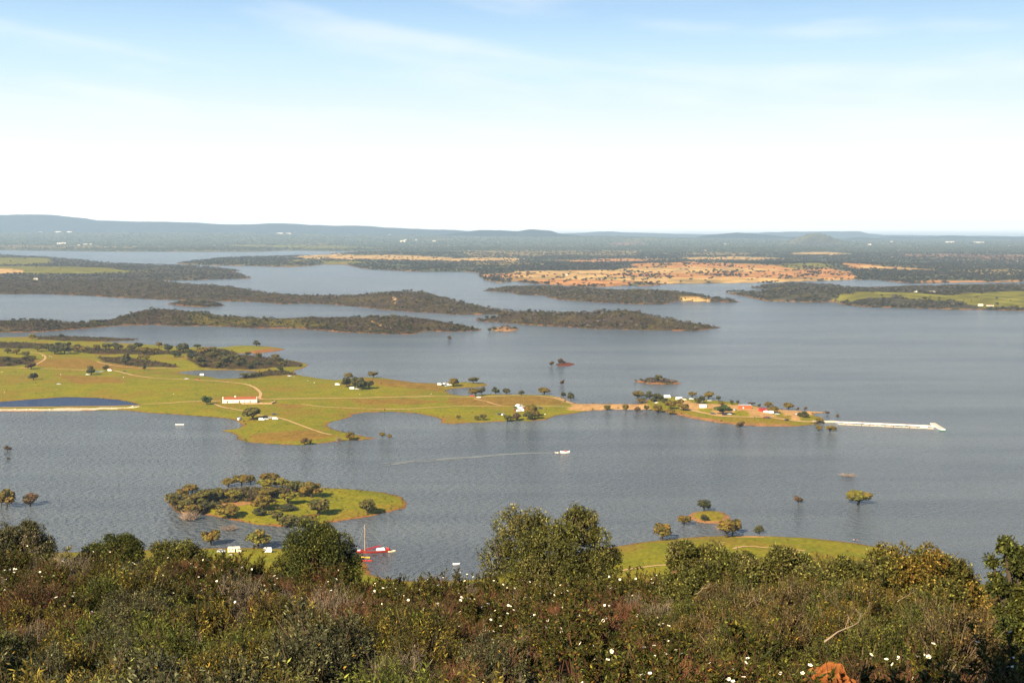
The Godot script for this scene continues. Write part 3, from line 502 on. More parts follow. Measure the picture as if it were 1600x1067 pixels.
# ================================================================ helpers
func pts(a: Array) -> PackedVector2Array:
	var r := PackedVector2Array()
	for i in range(0, a.size(), 2):
		r.append(Vector2(a[i], a[i + 1]))
	return r

func numbered(called: String) -> String:
	var n: int = used.get(called, 0)
	used[called] = n + 1
	return called if n == 0 else "%s_%03d" % [called, n]

func tag(o: Node3D, label: String, category: String, group := "") -> Node3D:
	o.set_meta("label", label)
	o.set_meta("category", category)
	if group:
		o.set_meta("group", group)
	return o

func thing(called: String, label: String, category: String, at: Vector3, yaw := 0.0, group := "") -> Node3D:
	var o := Node3D.new()
	o.name = numbered(called)
	o.position = at
	o.rotation.y = yaw
	add_child(o)
	return tag(o, label, category, group)

func obj(called: String, mesh: Mesh, m: Material, parent: Node = self) -> MeshInstance3D:
	var o := MeshInstance3D.new()
	o.name = numbered(called) if parent == self else called
	o.mesh = mesh
	if m:
		o.material_override = m
	parent.add_child(o, true)
	return o

func struct(called: String, mesh: Mesh, m: Material) -> MeshInstance3D:
	var o := obj(called, mesh, m)
	o.set_meta("kind", "structure")
	return o

class Shape:
	var v := PackedVector3Array()
	var n := PackedVector3Array()
	var c := PackedColorArray()
	var i := PackedInt32Array()
	var color := Color.WHITE
	func tri(a: Vector3, b: Vector3, d: Vector3) -> void:
		var k := v.size()
		v.append(a); v.append(b); v.append(d)
		c.append(color); c.append(color); c.append(color)
		i.append(k); i.append(k + 1); i.append(k + 2)
	func quad(a: Vector3, b: Vector3, d: Vector3, e: Vector3) -> void:
		var k := v.size()
		v.append(a); v.append(b); v.append(d); v.append(e)
		c.append(color); c.append(color); c.append(color); c.append(color)
		i.append(k); i.append(k + 1); i.append(k + 2)
		i.append(k); i.append(k + 2); i.append(k + 3)
	func box(at: Vector3, s: Vector3, turn := Basis()) -> void:
		var h := s / 2
		var p := []
		for k in 8:
			p.append(at + turn * Vector3(h.x if k & 1 else -h.x, h.y if k & 2 else -h.y, h.z if k & 4 else -h.z))
		for f in [[0, 2, 3, 1], [4, 5, 7, 6], [0, 1, 5, 4], [2, 6, 7, 3], [0, 4, 6, 2], [1, 3, 7, 5]]:
			quad(p[f[0]], p[f[1]], p[f[2]], p[f[3]])
	func tube(a: Vector3, b: Vector3, ra: float, rb: float, sides := 6, capped := false) -> void:
		var d := (b - a).normalized()
		var x := d.cross(Vector3.RIGHT if absf(d.x) < 0.8 else Vector3.UP).normalized()
		var y := d.cross(x)
		var pa := []
		var pb := []
		for k in sides:
			var q := x * cos(TAU * k / sides) + y * sin(TAU * k / sides)
			pa.append(a + q * ra)
			pb.append(b + q * rb)
		for k in sides:
			var l := (k + 1) % sides
			quad(pa[k], pa[l], pb[l], pb[k])
			if capped:
				tri(a, pa[l], pa[k])
				tri(b, pb[k], pb[l])
	# a side outline (x, y) drawn out across z, narrowed towards the top by inset
	func prism(outline: PackedVector2Array, half: float, inset := 0.0, y0 := 0.0, y1 := 1.0) -> void:
		var a := []
		var b := []
		for q in outline:
			var w := half - inset * clampf((q.y - y0) / (y1 - y0), 0, 1)
			a.append(Vector3(q.x, q.y, w))
			b.append(Vector3(q.x, q.y, -w))
		for t in range(0, outline.size()):
			var l := (t + 1) % outline.size()
			quad(a[t], b[t], b[l], a[l])
		var f := Geometry2D.triangulate_polygon(outline)
		for t in range(0, f.size(), 3):
			tri(a[f[t]], a[f[t + 1]], a[f[t + 2]])
			tri(b[f[t]], b[f[t + 2]], b[f[t + 1]])
	func leaf(at: Vector3, along: Vector3, across: Vector3, fold := 0.0) -> void:
		var k := v.size()
		var m := at + along * 0.45
		v.append(at); v.append(m + across); v.append(at + along); v.append(m - across)
		c.append(color); c.append(color); c.append(color); c.append(color)
		i.append(k); i.append(k + 1); i.append(k + 2)
		i.append(k); i.append(k + 2); i.append(k + 3)
	func done() -> ArrayMesh:
		var m := ArrayMesh.new()
		var a := []
		a.resize(Mesh.ARRAY_MAX)
		a[Mesh.ARRAY_VERTEX] = v
		if n.size() == v.size():
			a[Mesh.ARRAY_NORMAL] = n
		var s := PackedColorArray()
		s.resize(c.size())
		for k in c.size():
			var q := c[k]
			s[k] = Color(pow(q.r, 0.4545), pow(q.g, 0.4545), pow(q.b, 0.4545))
		a[Mesh.ARRAY_COLOR] = s
		a[Mesh.ARRAY_INDEX] = i
		m.add_surface_from_arrays(Mesh.PRIMITIVE_TRIANGLES, a)
		return m

func noise_picture(size: int, freq: float, octaves: int, seed_: int, low: Color, high: Color, as_normal := 0.0, kind := FastNoiseLite.TYPE_SIMPLEX_SMOOTH) -> NoiseTexture2D:
	var f := FastNoiseLite.new()
	f.noise_type = kind
	f.seed = seed_
	f.frequency = freq
	f.fractal_octaves = octaves
	var t := NoiseTexture2D.new()
	t.width = size
	t.height = size
	t.seamless = true
	t.noise = f
	if as_normal > 0.0:
		t.as_normal_map = true
		t.bump_strength = as_normal
	else:
		var g := Gradient.new()
		g.set_color(0, low)
		g.set_color(1, high)
		t.color_ramp = g
	return t

func mat(color: Color, rough := 0.8, spec := 0.3, metal := 0.0) -> StandardMaterial3D:
	var m := StandardMaterial3D.new()
	m.albedo_color = color.linear_to_srgb()
	m.roughness = rough
	m.metallic_specular = spec
	m.metallic = metal
	m.cull_mode = BaseMaterial3D.CULL_DISABLED
	return m

func tinted(rough := 0.9, spec := 0.2) -> StandardMaterial3D:
	var m := mat(Color.WHITE, rough, spec)
	m.vertex_color_use_as_albedo = true
	m.vertex_color_is_srgb = true
	return m

func make_materials() -> void:
	var ground := tinted(0.95, 0.15)
	ground.albedo_texture = noise_picture(512, 0.02, 5, 3, Color(0.72, 0.72, 0.72), Color(1, 1, 1))
	ground.uv1_triplanar = true
	ground.uv1_world_triplanar = true
	ground.uv1_scale = Vector3.ONE / 37.0
	mats.ground = ground
	var far_ground := tinted(0.95, 0.1)
	far_ground.albedo_texture = noise_picture(512, 0.02, 5, 4, Color(0.62, 0.62, 0.62), Color(1, 1, 1))
	far_ground.uv1_triplanar = true
	far_ground.uv1_world_triplanar = true
	far_ground.uv1_scale = Vector3.ONE / 900.0
	mats.far_ground = far_ground
	var road_dirt := mat(PAL.path, 0.95, 0.1)
	road_dirt.albedo_texture = noise_picture(256, 0.03, 4, 8, Color(0.8, 0.8, 0.8), Color(1, 1, 1))
	road_dirt.uv1_triplanar = true
	road_dirt.uv1_world_triplanar = true
	road_dirt.uv1_scale = Vector3.ONE / 9.0
	mats.road_dirt = road_dirt
	var leaves := tinted(0.75, 0.3)
	leaves.backlight_enabled = true
	leaves.backlight = Color(0.35, 0.35, 0.3)
	mats.leaves = leaves
	var near_leaves := tinted(0.6, 0.22)
	near_leaves.backlight_enabled = true
	near_leaves.backlight = Color(0.4, 0.4, 0.3)
	mats.near_leaves = near_leaves
	mats.wood = tinted(0.9, 0.15)
	var water := tinted(0.2, 0.175)
	water.normal_enabled = true
	water.normal_texture = noise_picture(1024, 0.04, 4, 21, Color.BLACK, Color.WHITE, 8.0)
	water.normal_scale = 1.0
	water.uv1_triplanar = true
	water.uv1_world_triplanar = true
	water.uv1_scale = Vector3(1.0 / 230.0, 1.0, 1.0 / 190.0)
	mats.water = water
	mats.pond = mat(Color(0.012, 0.026, 0.075), 0.25, 0.1)
	mats.pond.normal_enabled = true
	mats.pond.normal_texture = water.normal_texture
	mats.pond.uv1_triplanar = true
	mats.pond.uv1_world_triplanar = true
	mats.pond.uv1_scale = Vector3(1.0 / 120.0, 1.0, 1.0 / 90.0)
	mats.foam = mat(Color(0.165, 0.18, 0.18), 0.6, 0.2)
	var lime := mat(Color(0.82, 0.78, 0.7), 0.9, 0.2)
	lime.albedo_texture = noise_picture(256, 0.02, 4, 31, Color(0.86, 0.83, 0.78), Color(1, 1, 1))
	lime.uv1_triplanar = true
	lime.uv1_world_triplanar = true
	lime.uv1_scale = Vector3.ONE / 7.0
	mats.lime = lime
	var clay := mat(Color(0.42, 0.13, 0.055), 0.9, 0.2)
	clay.albedo_texture = noise_picture(256, 0.04, 4, 33, Color(0.65, 0.65, 0.65), Color(1, 1, 1))
	clay.uv1_triplanar = true
	clay.uv1_world_triplanar = true
	clay.uv1_scale = Vector3.ONE / 6.0
	mats.clay = clay
	mats.stone = mat(Color(0.38, 0.24, 0.14), 0.95, 0.2)
	mats.glass = mat(Color(0.02, 0.022, 0.026), 0.12, 0.5)
	mats.tyre = mat(Color(0.02, 0.02, 0.02), 0.9, 0.2)
	mats.rim = mat(Color(0.4, 0.4, 0.42), 0.35, 0.5, 0.8)
	var paint := {"white": Color(0.8, 0.8, 0.8), "silver": Color(0.42, 0.45, 0.48), "navy": Color(0.02, 0.03, 0.07), "blue": Color(0.09, 0.16, 0.28), "red": Color(0.45, 0.03, 0.02), "maroon": Color(0.22, 0.012, 0.02), "black": Color(0.015, 0.015, 0.018), "cream": Color(0.8, 0.68, 0.46), "yellow": Color(0.75, 0.42, 0.03), "orange": Color(0.55, 0.085, 0.025), "green": Color(0.02, 0.16, 0.08), "brown": Color(0.1, 0.05, 0.03), "grey": Color(0.3, 0.3, 0.3)}
	for k in paint:
		mats[k] = mat(paint[k], 0.35, 0.5)
	mats.hull_red = mat(Color(0.27, 0.022, 0.014), 0.55, 0.25)
	mats.spar = mat(Color(0.34, 0.24, 0.18), 0.7, 0.2)
	mats.plank = mat(Color(0.5, 0.42, 0.33), 0.85, 0.2)
	mats.petal = mat(Color(0.86, 0.81, 0.68), 0.8, 0.1)
	mats.petal.backlight_enabled = true
	mats.petal.backlight = Color(0.4, 0.4, 0.4)
	mats.pollen = mat(Color(0.7, 0.4, 0.03), 0.8, 0.2)
	mats.skin = tinted(0.8, 0.2)

# the sky: even all round, whitish and bright low down, blue overhead, thin streaks of high cloud
func sky_picture() -> ImageTexture:
	var w := 1024
	var h := 1024
	var im := Image.create(w, h, false, Image.FORMAT_RGBF)
	var f := FastNoiseLite.new()
	f.seed = 77
	f.frequency = 1.0
	f.fractal_octaves = 4
	var stops := [[-90.0, Color(0.192, 0.185, 0.154)], [-2.0, Color(0.385, 0.385, 0.385)], [-0.6, Color(1.15, 0.98, 0.86)], [1.2, Color(0.85, 0.78, 0.72)], [2.6, Color(0.481, 0.477, 0.469)], [3.6, Color(0.415, 0.423, 0.423)], [4.6, Color(0.373, 0.400, 0.408)], [5.4, Color(0.335, 0.385, 0.408)], [6.5, Color(0.288, 0.365, 0.404)], [8.0, Color(0.238, 0.331, 0.396)], [9.2, Color(0.192, 0.288, 0.385)], [10.5, Color(0.146, 0.238, 0.365)], [16.0, Color(0.100, 0.173, 0.300)], [35.0, Color(0.065, 0.119, 0.223)], [90.0, Color(0.038, 0.077, 0.162)]]
	for y in h:
		var el := 90.0 - (y + 0.5) * 180.0 / h
		var c := Color.BLACK
		for k in stops.size() - 1:
			if el >= stops[k][0] and el <= stops[k + 1][0]:
				c = stops[k][1].lerp(stops[k + 1][1], (el - stops[k][0]) / (stops[k + 1][0] - stops[k][0]))
		if el < -1.0 or el > 60.0:
			im.fill_rect(Rect2i(0, y, w, 1), c)
			continue
		for x in w:
			var az := TAU * x / w
			var q := Vector3(cos(az), el * 0.055 + 0.16 * sin(az * 3.0 + 0.6), sin(az)) * 2.2
			var s := f.get_noise_3d(q.x * 1.2, q.y * 5.0, q.z * 1.2) + 0.4 * f.get_noise_3d(q.x * 5.0, q.y * 11.0, q.z * 5.0)
			s = clampf(s * 1.2 - 0.02, 0.0, 0.8) * smoothstep(1.0, 4.0, el) * (1.0 - smoothstep(20.0, 60.0, el))
			im.set_pixel(x, y, c.lerp(Color(0.43, 0.43, 0.43), s * 0.5))
	return ImageTexture.create_from_image(im)

# ================================================================ lands
func height_at(L: Dictionary, p: Vector2, s: float) -> float:
	if s < 0.0:
		return maxf(-4.0, s * 0.15)
	var h: float = L.top * (1.0 - exp(-s / L.edge))
	if L.has("bumps"):
		var k := smoothstep(0.0, L.edge * 2.0, s)
		for b in L.bumps:
			var dx: float = (p.x - b[0]) / b[3]
			var dz: float = (p.y - b[1]) / b[4]
			h += b[2] * exp(-dx * dx - dz * dz) * k
	h += fine_noise.get_noise_2d(p.x / L.wl * 1.3, p.y / L.wl * 1.3) * L.rough * minf(1.0, s / 15.0)
	return h

func distance_in(poly: PackedVector2Array, p: Vector2) -> float:
	var best := 1e18
	var a := poly[poly.size() - 1]
	for b in poly:
		var d := p.distance_squared_to(Geometry2D.get_closest_point_to_segment(p, a, b))
		if d < best:
			best = d
		a = b
	return sqrt(best) if Geometry2D.is_point_in_polygon(p, poly) else -sqrt(best)

func inside(L: Dictionary, p: Vector2) -> float:
	var q: Vector2 = p + Vector2(wide_noise.get_noise_2d(p.x / L.wl, p.y / L.wl), wide_noise.get_noise_2d(p.x / L.wl + 91.7, p.y / L.wl - 33.1)) * L.wob
	var s := distance_in(L.poly, q)
	if L.has("holes"):
		for o in L.holes:
			s = minf(s, -distance_in(o, q))
	return s

func ground_y(p: Vector2, key := "") -> float:
	var best := -4.0
	for k in lands:
		var L: Dictionary = lands[k]
		if (key == "" or key == k) and L.box.has_point(p):
			best = maxf(best, land_y(L, p, inside(L, p)))
	return maxf(best, hill_y(p))

func land_y(L: Dictionary, p: Vector2, s: float) -> float:
	var h := height_at(L, p, s)
	if L.key == "shore" and s > 0.0:
		h += s * 0.02
	return h

func hill_y(p: Vector2) -> float:
	var d := -p.y
	if d > 560.0 or absf(p.x) > 420.0:
		return -20.0
	var g := -20.0
	for k in PROFILE.size() - 1:
		if d <= PROFILE[k + 1].x:
			g = EYE + lerpf(PROFILE[k].y, PROFILE[k + 1].y, (d - PROFILE[k].x) / (PROFILE[k + 1].x - PROFILE[k].x))
			break
	var near := 1.0 - smoothstep(110.0, 180.0, d)
	g += near * (1.3 * smoothstep(-8.0, -24.0, p.x) * smoothstep(20, 60, d) + 1.0 * smoothstep(14.0, 30.0, p.x) * smoothstep(20, 60, d))
	g -= near * 2.6 * smoothstep(0.0, 7.0, p.x - 0.295 * d) * smoothstep(25.0, 60.0, d)
	g += near * 0.5 * fine_noise.get_noise_2d(p.x / 9.0, p.y / 9.0)
	return g

func style_color(L: Dictionary, style: String, p: Vector2, s: float, h: float) -> Color:
	var n := fine_noise.get_noise_2d(p.x / 24.0, p.y / 24.0)
	var w := wide_noise.get_noise_2d(p.x / 90.0 + 7.0, p.y / 90.0)
	if s < 0.0:
		return PAL.bed
	var c: Color
	match style:
		"grass":
			c = PAL.grass2.lerp(PAL.grass, clampf(0.6 + n, 0, 1)).lerp(PAL.dry, clampf(w * 1.3 + n * 0.5, 0, 0.6))
			c = PAL.rim.lerp(c, smoothstep(0.5, 2.8, s + n * 2.0 - 0.4))
		"rimmed":
			c = PAL.soil.lerp(PAL.grass.lerp(PAL.dry, 0.35), smoothstep(2.4, 4.0, s + n))
		"red":
			c = PAL.red
		"rock":
			c = PAL.rock.lerp(PAL.scrub, clampf(n * 2.0, 0, 1))
		"scrub":
			c = PAL.scrub.lerp(PAL.moss, clampf(n * 0.9 + w - 0.1, 0, 0.7))
			c = PAL.rim.lerp(PAL.soil, 0.35).lerp(c, smoothstep(2.0, 6.5, s + n * 7.0))
		"forest":
			c = PAL.forest.lerp(PAL.ochre, clampf(w * 0.8, 0, 0.4))
			c = PAL.soil.lerp(c, smoothstep(2.0, 18.0, s + n * 14.0))
		"meadow":
			c = PAL.forest.lerp(PAL.moss, clampf(w + n * 0.5, 0, 0.5))
			c = PAL.soil.lerp(c, smoothstep(2.0, 14.0, s + n * 12.0))
		_:
			var k := wide_noise.get_noise_2d(p.x / 1300.0, p.y / 2400.0)
			c = PAL.farwood.lerp(PAL.ochre, clampf(k * 1.5 - 0.25, 0, 0.6))
			c = PAL.soil.lerp(c, smoothstep(2.0, 30.0, s + n * 20.0))
	return c

func land(key: String, called: String, style: String, L: Dictionary) -> void:
	L.key = key
	lands[key] = L
	var lo := Vector2(1e9, 1e9)
	var hi := -lo
	var tl := 1e9
	var th := -1e9
	for p in L.poly:
		lo = lo.min(p)
		hi = hi.max(p)
		tl = minf(tl, p.x / -p.y)
		th = maxf(th, p.x / -p.y)
	var pad: float = L.wob + (30.0 if L.fan else 8.0)
	L.box = Rect2(lo - Vector2(pad, pad), hi - lo + Vector2(pad, pad) * 2.0)
	var rows := PackedFloat32Array()
	var d: float = -hi.y - pad
	var deep: float = -lo.y + pad
	while d < deep:
		rows.append(d)
		d = d + L.sz if not L.fan else d * (1.018 if key == "plain" and d > 12500.0 else L.ratio)
	var cols := PackedFloat32Array()
	if L.fan:
		var lim := 0.56
		var t: float = maxf(tl, -lim) - L.dt * 2
		while t < minf(th, lim) + L.dt * 2:
			cols.append(t)
			t += L.dt
	else:
		var x: float = lo.x - pad
		while x < hi.x + pad:
			cols.append(x)
			x += L.sx
	var nx := cols.size()
	var nz := rows.size()
	var sh := Shape.new()
	sh.v.resize(nx * nz)
	sh.c.resize(nx * nz)
	sh.n.resize(nx * nz)
	var S := PackedFloat32Array()
	var Q := PackedByteArray()
	S.resize(nx * nz)
	Q.resize(nx * nz)
	var patches: Array = L.get("patches", [])
	var boxes := []
	for q in patches:
		var r := Rect2(q[1][0], Vector2.ZERO)
		for p in q[1]:
			r = r.expand(p)
		boxes.append(r)
	for j in nz:
		for i in nx:
			var x: float = cols[i] * rows[j] if L.fan else cols[i]
			var p := Vector2(x, -rows[j])
			var s := 3000.0 if key == "plain" and rows[j] > 12500.0 else inside(L, p)
			var h := land_y(L, p, s)
			var k := j * nx + i
			sh.v[k] = Vector3(x, h, -rows[j])
			S[k] = s
			var c := style_color(L, style, p, s, h)
			if s > 0.5:
				var wp: Vector2 = p + Vector2(fine_noise.get_noise_2d(p.x / L.wl * 4.0, p.y / L.wl * 4.0), fine_noise.get_noise_2d(p.y / L.wl * 4.0, p.x / L.wl * 4.0)) * L.wob * 0.8
				for b in patches.size():
					if boxes[b].has_point(wp) and Geometry2D.is_point_in_polygon(wp, patches[b][1]):
						var tone := 1.0 + 0.35 * fine_noise.get_noise_2d(p.x / L.wl * 2.5, p.y / L.wl * 2.5)
						c = PAL[patches[b][0]] * tone
						if key == "plain":
							c = c.lerp(PAL.ochre, clampf(wide_noise.get_noise_2d(p.x / 260.0, p.y / 420.0) * 1.6 - 0.1, 0, 0.75))
						Q[k] = b + 1
			sh.c[k] = c
	for j in nz:
		for i in nx:
			var k := j * nx + i
			var a := sh.v[j * nx + mini(i + 1, nx - 1)] - sh.v[j * nx + maxi(i - 1, 0)]
			var b := sh.v[mini(j + 1, nz - 1) * nx + i] - sh.v[maxi(j - 1, 0) * nx + i]
			sh.n[k] = a.cross(b).normalized()
			if sh.n[k].y < 0.0:
				sh.n[k] = -sh.n[k]
			if i < nx - 1 and j < nz - 1 and (sh.v[k].y > -1.5 or sh.v[k + 1].y > -1.5 or sh.v[k + nx].y > -1.5 or sh.v[k + nx + 1].y > -1.5):
				sh.i.append_array([k, k + nx, k + nx + 1, k, k + nx + 1, k + 1])
	L.nx = nx
	L.nz = nz
	L.at = sh.v
	L.S = S
	L.Q = Q
	struct(called, sh.done(), mats.far_ground if L.fan else mats.ground)

func make_hillside() -> void:
	var sh := Shape.new()
	var rows := PackedFloat32Array()
	var d := -2.0
	while d < 600.0:
		rows.append(d)
		d += 0.8 if d < 40.0 else 1.6 if d < 110.0 else 12.0
	var nx := 181
	for j in rows.size():
		for i in nx:
			var half := 40.0 + maxf(rows[j], 0.0) * 0.62
			var x := (i / 90.0 - 1.0) * half
			var p := Vector2(x, -rows[j])
			var y := hill_y(p)
			sh.v.append(Vector3(x, y, -rows[j]))
			var n := fine_noise.get_noise_2d(x / 3.0, rows[j] / 3.0)
			var c := Color(0.045, 0.026, 0.014).lerp(Color(0.06, 0.055, 0.014), clampf(n + 0.3, 0, 1))
			if rows[j] > 130.0:
				c = PAL.grass2
			sh.c.append(c)
	for j in rows.size():
		for i in nx:
			var k := j * nx + i
			var a := sh.v[j * nx + mini(i + 1, nx - 1)] - sh.v[j * nx + maxi(i - 1, 0)]
			var b := sh.v[mini(j + 1, rows.size() - 1) * nx + i] - sh.v[maxi(j - 1, 0) * nx + i]
			var n := a.cross(b).normalized()
			sh.n.append(n if n.y > 0.0 else -n)
			if i < nx - 1 and j < rows.size() - 1:
				sh.i.append_array([k, k + nx, k + nx + 1, k, k + nx + 1, k + 1])
	struct("hillside", sh.done(), mats.ground)

func make_water() -> void:
	var sh := Shape.new()
	var nx := 121
	var rows := PackedFloat32Array()
	var d := 250.0
	while d < 40000.0:
		rows.append(d)
		d *= 1.012
	for j in rows.size():
		for i in nx:
			var x := (i / 60.0 - 1.0) * 0.62 * rows[j]
			sh.v.append(Vector3(x, 0, -rows[j]))
			sh.n.append(Vector3.UP)
			var n := wide_noise.get_noise_2d(x / 900.0, rows[j] / 140.0)  # wind streaks: bands of lighter and darker sheen painted into the water colour
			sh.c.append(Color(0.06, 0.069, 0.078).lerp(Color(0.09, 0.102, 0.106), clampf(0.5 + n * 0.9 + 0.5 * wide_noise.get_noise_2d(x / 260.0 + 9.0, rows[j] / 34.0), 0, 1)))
			if i < nx - 1 and j < rows.size() - 1:
				var k := j * nx + i
				sh.i.append_array([k, k + nx, k + nx + 1, k, k + nx + 1, k + 1])
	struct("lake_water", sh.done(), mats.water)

func make_pond() -> void:
	var sh := Shape.new()
	var o := pts([-512.3,-1181.6,-529.4,-1221.6,-498.1,-1235.6,-474.1,-1254.7,-445.2,-1271.8,-414.0,-1264.4,-387.3,-1249.8,-368.4,-1228.6,-357.5,-1214.8,-377.5,-1208.0,-425.4,-1205.8,-483.5,-1199.1])
	var f := Geometry2D.triangulate_polygon(o)
	for k in range(0, f.size(), 3):
		sh.tri(Vector3(o[f[k]].x, 0.12, o[f[k]].y), Vector3(o[f[k + 1]].x, 0.12, o[f[k + 1]].y), Vector3(o[f[k + 2]].x, 0.12, o[f[k + 2]].y))
	struct("pond_water", sh.done(), mats.pond)

func smoothed(line: PackedVector2Array, step: float) -> PackedVector2Array:
	var c := Curve2D.new()
	for k in line.size():
		var a := line[maxi(k - 1, 0)]
		var b := line[mini(k + 1, line.size() - 1)]
		var t := (b - a) / 6.0
		c.add_point(line[k], -t, t)
	var r := PackedVector2Array()
	var n := int(c.get_baked_length() / step) + 1
	for k in n + 1:
		r.append(c.sample_baked(c.get_baked_length() * k / n))
	return r

func road(called: String, width: float, line: PackedVector2Array) -> void:
	var way := smoothed(line, 5.0)
	var sh := Shape.new()
	for k in way.size():
		var dir := (way[mini(k + 1, way.size() - 1)] - way[maxi(k - 1, 0)]).normalized()
		var side := Vector2(-dir.y, dir.x)
		for s in [-1.0, -0.33, 0.33, 1.0]:
			var w: float = width * 0.5 * s * (1.0 + 0.25 * fine_noise.get_noise_2d(way[k].x / 9.0, way[k].y / 9.0 + s * 10.0))
			var p: Vector2 = way[k] + side * w
			sh.v.append(Vector3(p.x, maxf(0.2, ground_y(p)) + (0.32 if absf(s) < 0.5 else 0.22), p.y))
			sh.n.append(Vector3.UP)
			sh.c.append(Color.WHITE)
		if k:
			for q in 3:
				var b := k * 4 + q
				sh.i.append_array([b - 4, b, b + 1, b - 4, b + 1, b - 3])
	struct(called, sh.done(), mats.road_dirt)

func make_wake() -> void:
	var way := smoothed(pts([34.5,-948.0,23.9,-947.2,9.6,-945.2,-4.8,-941.1,-18.9,-934.3,-32.8,-927.6,-51.2,-919.6,-69.2,-911.8,-91.0,-899.1]), 4.0)
	var sh := Shape.new()
	var total := way.size()
	for k in total - 1:
		var t := float(k) / total
		var dir := (way[k + 1] - way[k]).normalized()
		var side := Vector2(-dir.y, dir.x)
		for n in int(7 - 3 * t):
			var off := side * rng.randf_range(-1.0, 1.0) * (1.0 + 4.5 * t)
			var p := way[k] + off + dir * rng.randf_range(-2, 2)
			var l := dir * rng.randf_range(3.0, 7.0)
			var w := side * rng.randf_range(0.2, 0.6)
			var y := 0.05 + 0.004 * (k % 5) + 0.02 * rng.randf()
			sh.quad(Vector3(p.x - l.x - w.x, y, p.y - l.y - w.y), Vector3(p.x + l.x - w.x, y, p.y + l.y - w.y), Vector3(p.x + l.x + w.x, y, p.y + l.y + w.y), Vector3(p.x - l.x + w.x, y, p.y - l.y + w.y))
	var o := obj("wake_foam", sh.done(), mats.foam)
	o.set_meta("kind", "stuff")
	o.set_meta("label", "pale curving wake trailing behind the white speedboat")

func ridge(called: String, z: float, deep: float, crest: PackedVector2Array, col: Color) -> void:
	var sh := Shape.new()
	var nx := 260
	var nz := 22
	var x0 := crest[0].x
	var x1 := crest[crest.size() - 1].x
	for j in nz:
		var q := j / (nz - 1.0) * 2.0 - 1.0
		for i in nx:
			var x := lerpf(x0, x1, i / (nx - 1.0))
			var y := crest[0].y
			for k in crest.size() - 1:
				if x >= crest[k].x and x <= crest[k + 1].x:
					var t := (x - crest[k].x) / (crest[k + 1].x - crest[k].x)
					y = lerpf(crest[k].y, crest[k + 1].y, smoothstep(0, 1, t) * 0.5 + t * 0.5)
			y += 22.0 * wide_noise.get_noise_2d(x / 2600.0, z) + 9.0 * fine_noise.get_noise_2d(x / 700.0, z)
			var fall := exp(-q * q * 3.2)
			var n := wide_noise.get_noise_2d(x / 1900.0 + z, q * 1.6) * 0.5 + fine_noise.get_noise_2d(x / 500.0, q * 5.0) * 0.12
			var hh := maxf(-6.0, (y * fall * (1.0 + n * (1.0 - fall) * 1.6) + n * 14.0) - 12.0 * absf(q))
			sh.v.append(Vector3(x, hh, z + q * deep))
			sh.c.append(col.lerp(PAL.ochre, clampf(fine_noise.get_noise_2d(x / 420.0, z + q * 9.0) * 0.9 - 0.15, 0, 0.5)))
	for j in nz:
		for i in nx:
			var k := j * nx + i
			var a := sh.v[j * nx + mini(i + 1, nx - 1)] - sh.v[j * nx + maxi(i - 1, 0)]
			var b := sh.v[mini(j + 1, nz - 1) * nx + i] - sh.v[maxi(j - 1, 0) * nx + i]
			var n := a.cross(b).normalized()
			sh.n.append(n if n.y > 0.0 else -n)
			if i < nx - 1 and j < nz - 1:
				sh.i.append_array([k, k + nx, k + nx + 1, k, k + nx + 1, k + 1])
	struct(called, sh.done(), mats.far_ground)

func make_hills() -> void:
	ridge("hills",-26000,3200,pts([-16900,451,-14300,477,-10400,503,-9360,503,-8710,438,-8450,386,-7280,373,-6500,347,-5915,308,-5200,321,-4810,334,-3900,295,-2990,269,-1950,230,-1300,204,-780,165,0,113,1300,22]),PAL.forest)
	ridge("hills",-21000,1500,pts([-1575,18,-1155,112,-840,144,-525,176,-210,186,105,165,315,191,609,186,840,123,1260,92,1680,18]),PAL.forest)
	ridge("hills",-31000,3000,pts([-620,-6,310,88,930,118,1550,142,2015,165,2480,180,2868,150,3565,134,4030,111,4960,103,5890,134,6665,165,7595,180,8292,180,8525,118,8990,88,10075,72,13950,41,17050,41]),PAL.forest)
	ridge("hills",-22000,1500,pts([2860,11,3410,116,3850,138,4070,121,4730,77,5390,44,5720,50,6050,72,6490,11]),PAL.forest)
	ridge("hills",-24000,2200,pts([6720,9,7200,69,7560,75,8400,99,9120,81,9600,75,13200,93]),PAL.forest)
	pass

# ================================================================ vegetation in numbers
func crown_shape(seed_: int, clumps: int, leaf: float, tones: Array, flat := 0.26, low := 0.34, lobes := 9) -> ArrayMesh:
	var r := RandomNumberGenerator.new()
	r.seed = seed_
	var sh := Shape.new()
	var cs := []
	for k in lobes:
		var a := TAU * (k + r.randf() * 0.7) / lobes
		var d := 0.30 * sqrt(r.randf_range(0.15, 1.0))
		var big := r.randf_range(0.15, 0.23)
		cs.append([Vector3(cos(a) * d, 0.0, sin(a) * d), big, tones[r.randi() % tones.size()]])
		cs[k][0].y = lerpf(low + big, 1.0 - big, clampf(r.randf() * 0.75 + 0.35 - d * 0.9, 0, 1))
	for k in clumps:
		var c: Array = cs[k % lobes]
		var n := Vector3(r.randfn(), r.randfn() + 0.35, r.randfn()).normalized()
		var rad: float = c[1] * (1.0 - 0.35 * r.randf() * r.randf())
		var p: Vector3 = c[0] + n * rad * Vector3(1, flat / 0.26 * 0.9, 1)
		var t := (n + Vector3(r.randfn(), r.randfn(), r.randfn()) * 0.45).normalized()
		var u := t.cross(Vector3(r.randfn(), r.randfn(), r.randfn())).normalized()
		var w := t.cross(u)
		var s := leaf * r.randf_range(0.6, 1.25)
		var tone: Color = c[2]
		sh.color = tone * r.randf_range(0.72, 1.3)
		sh.leaf(p - u * s * 0.5, u * s, w * s * 0.42)
	return sh.done()

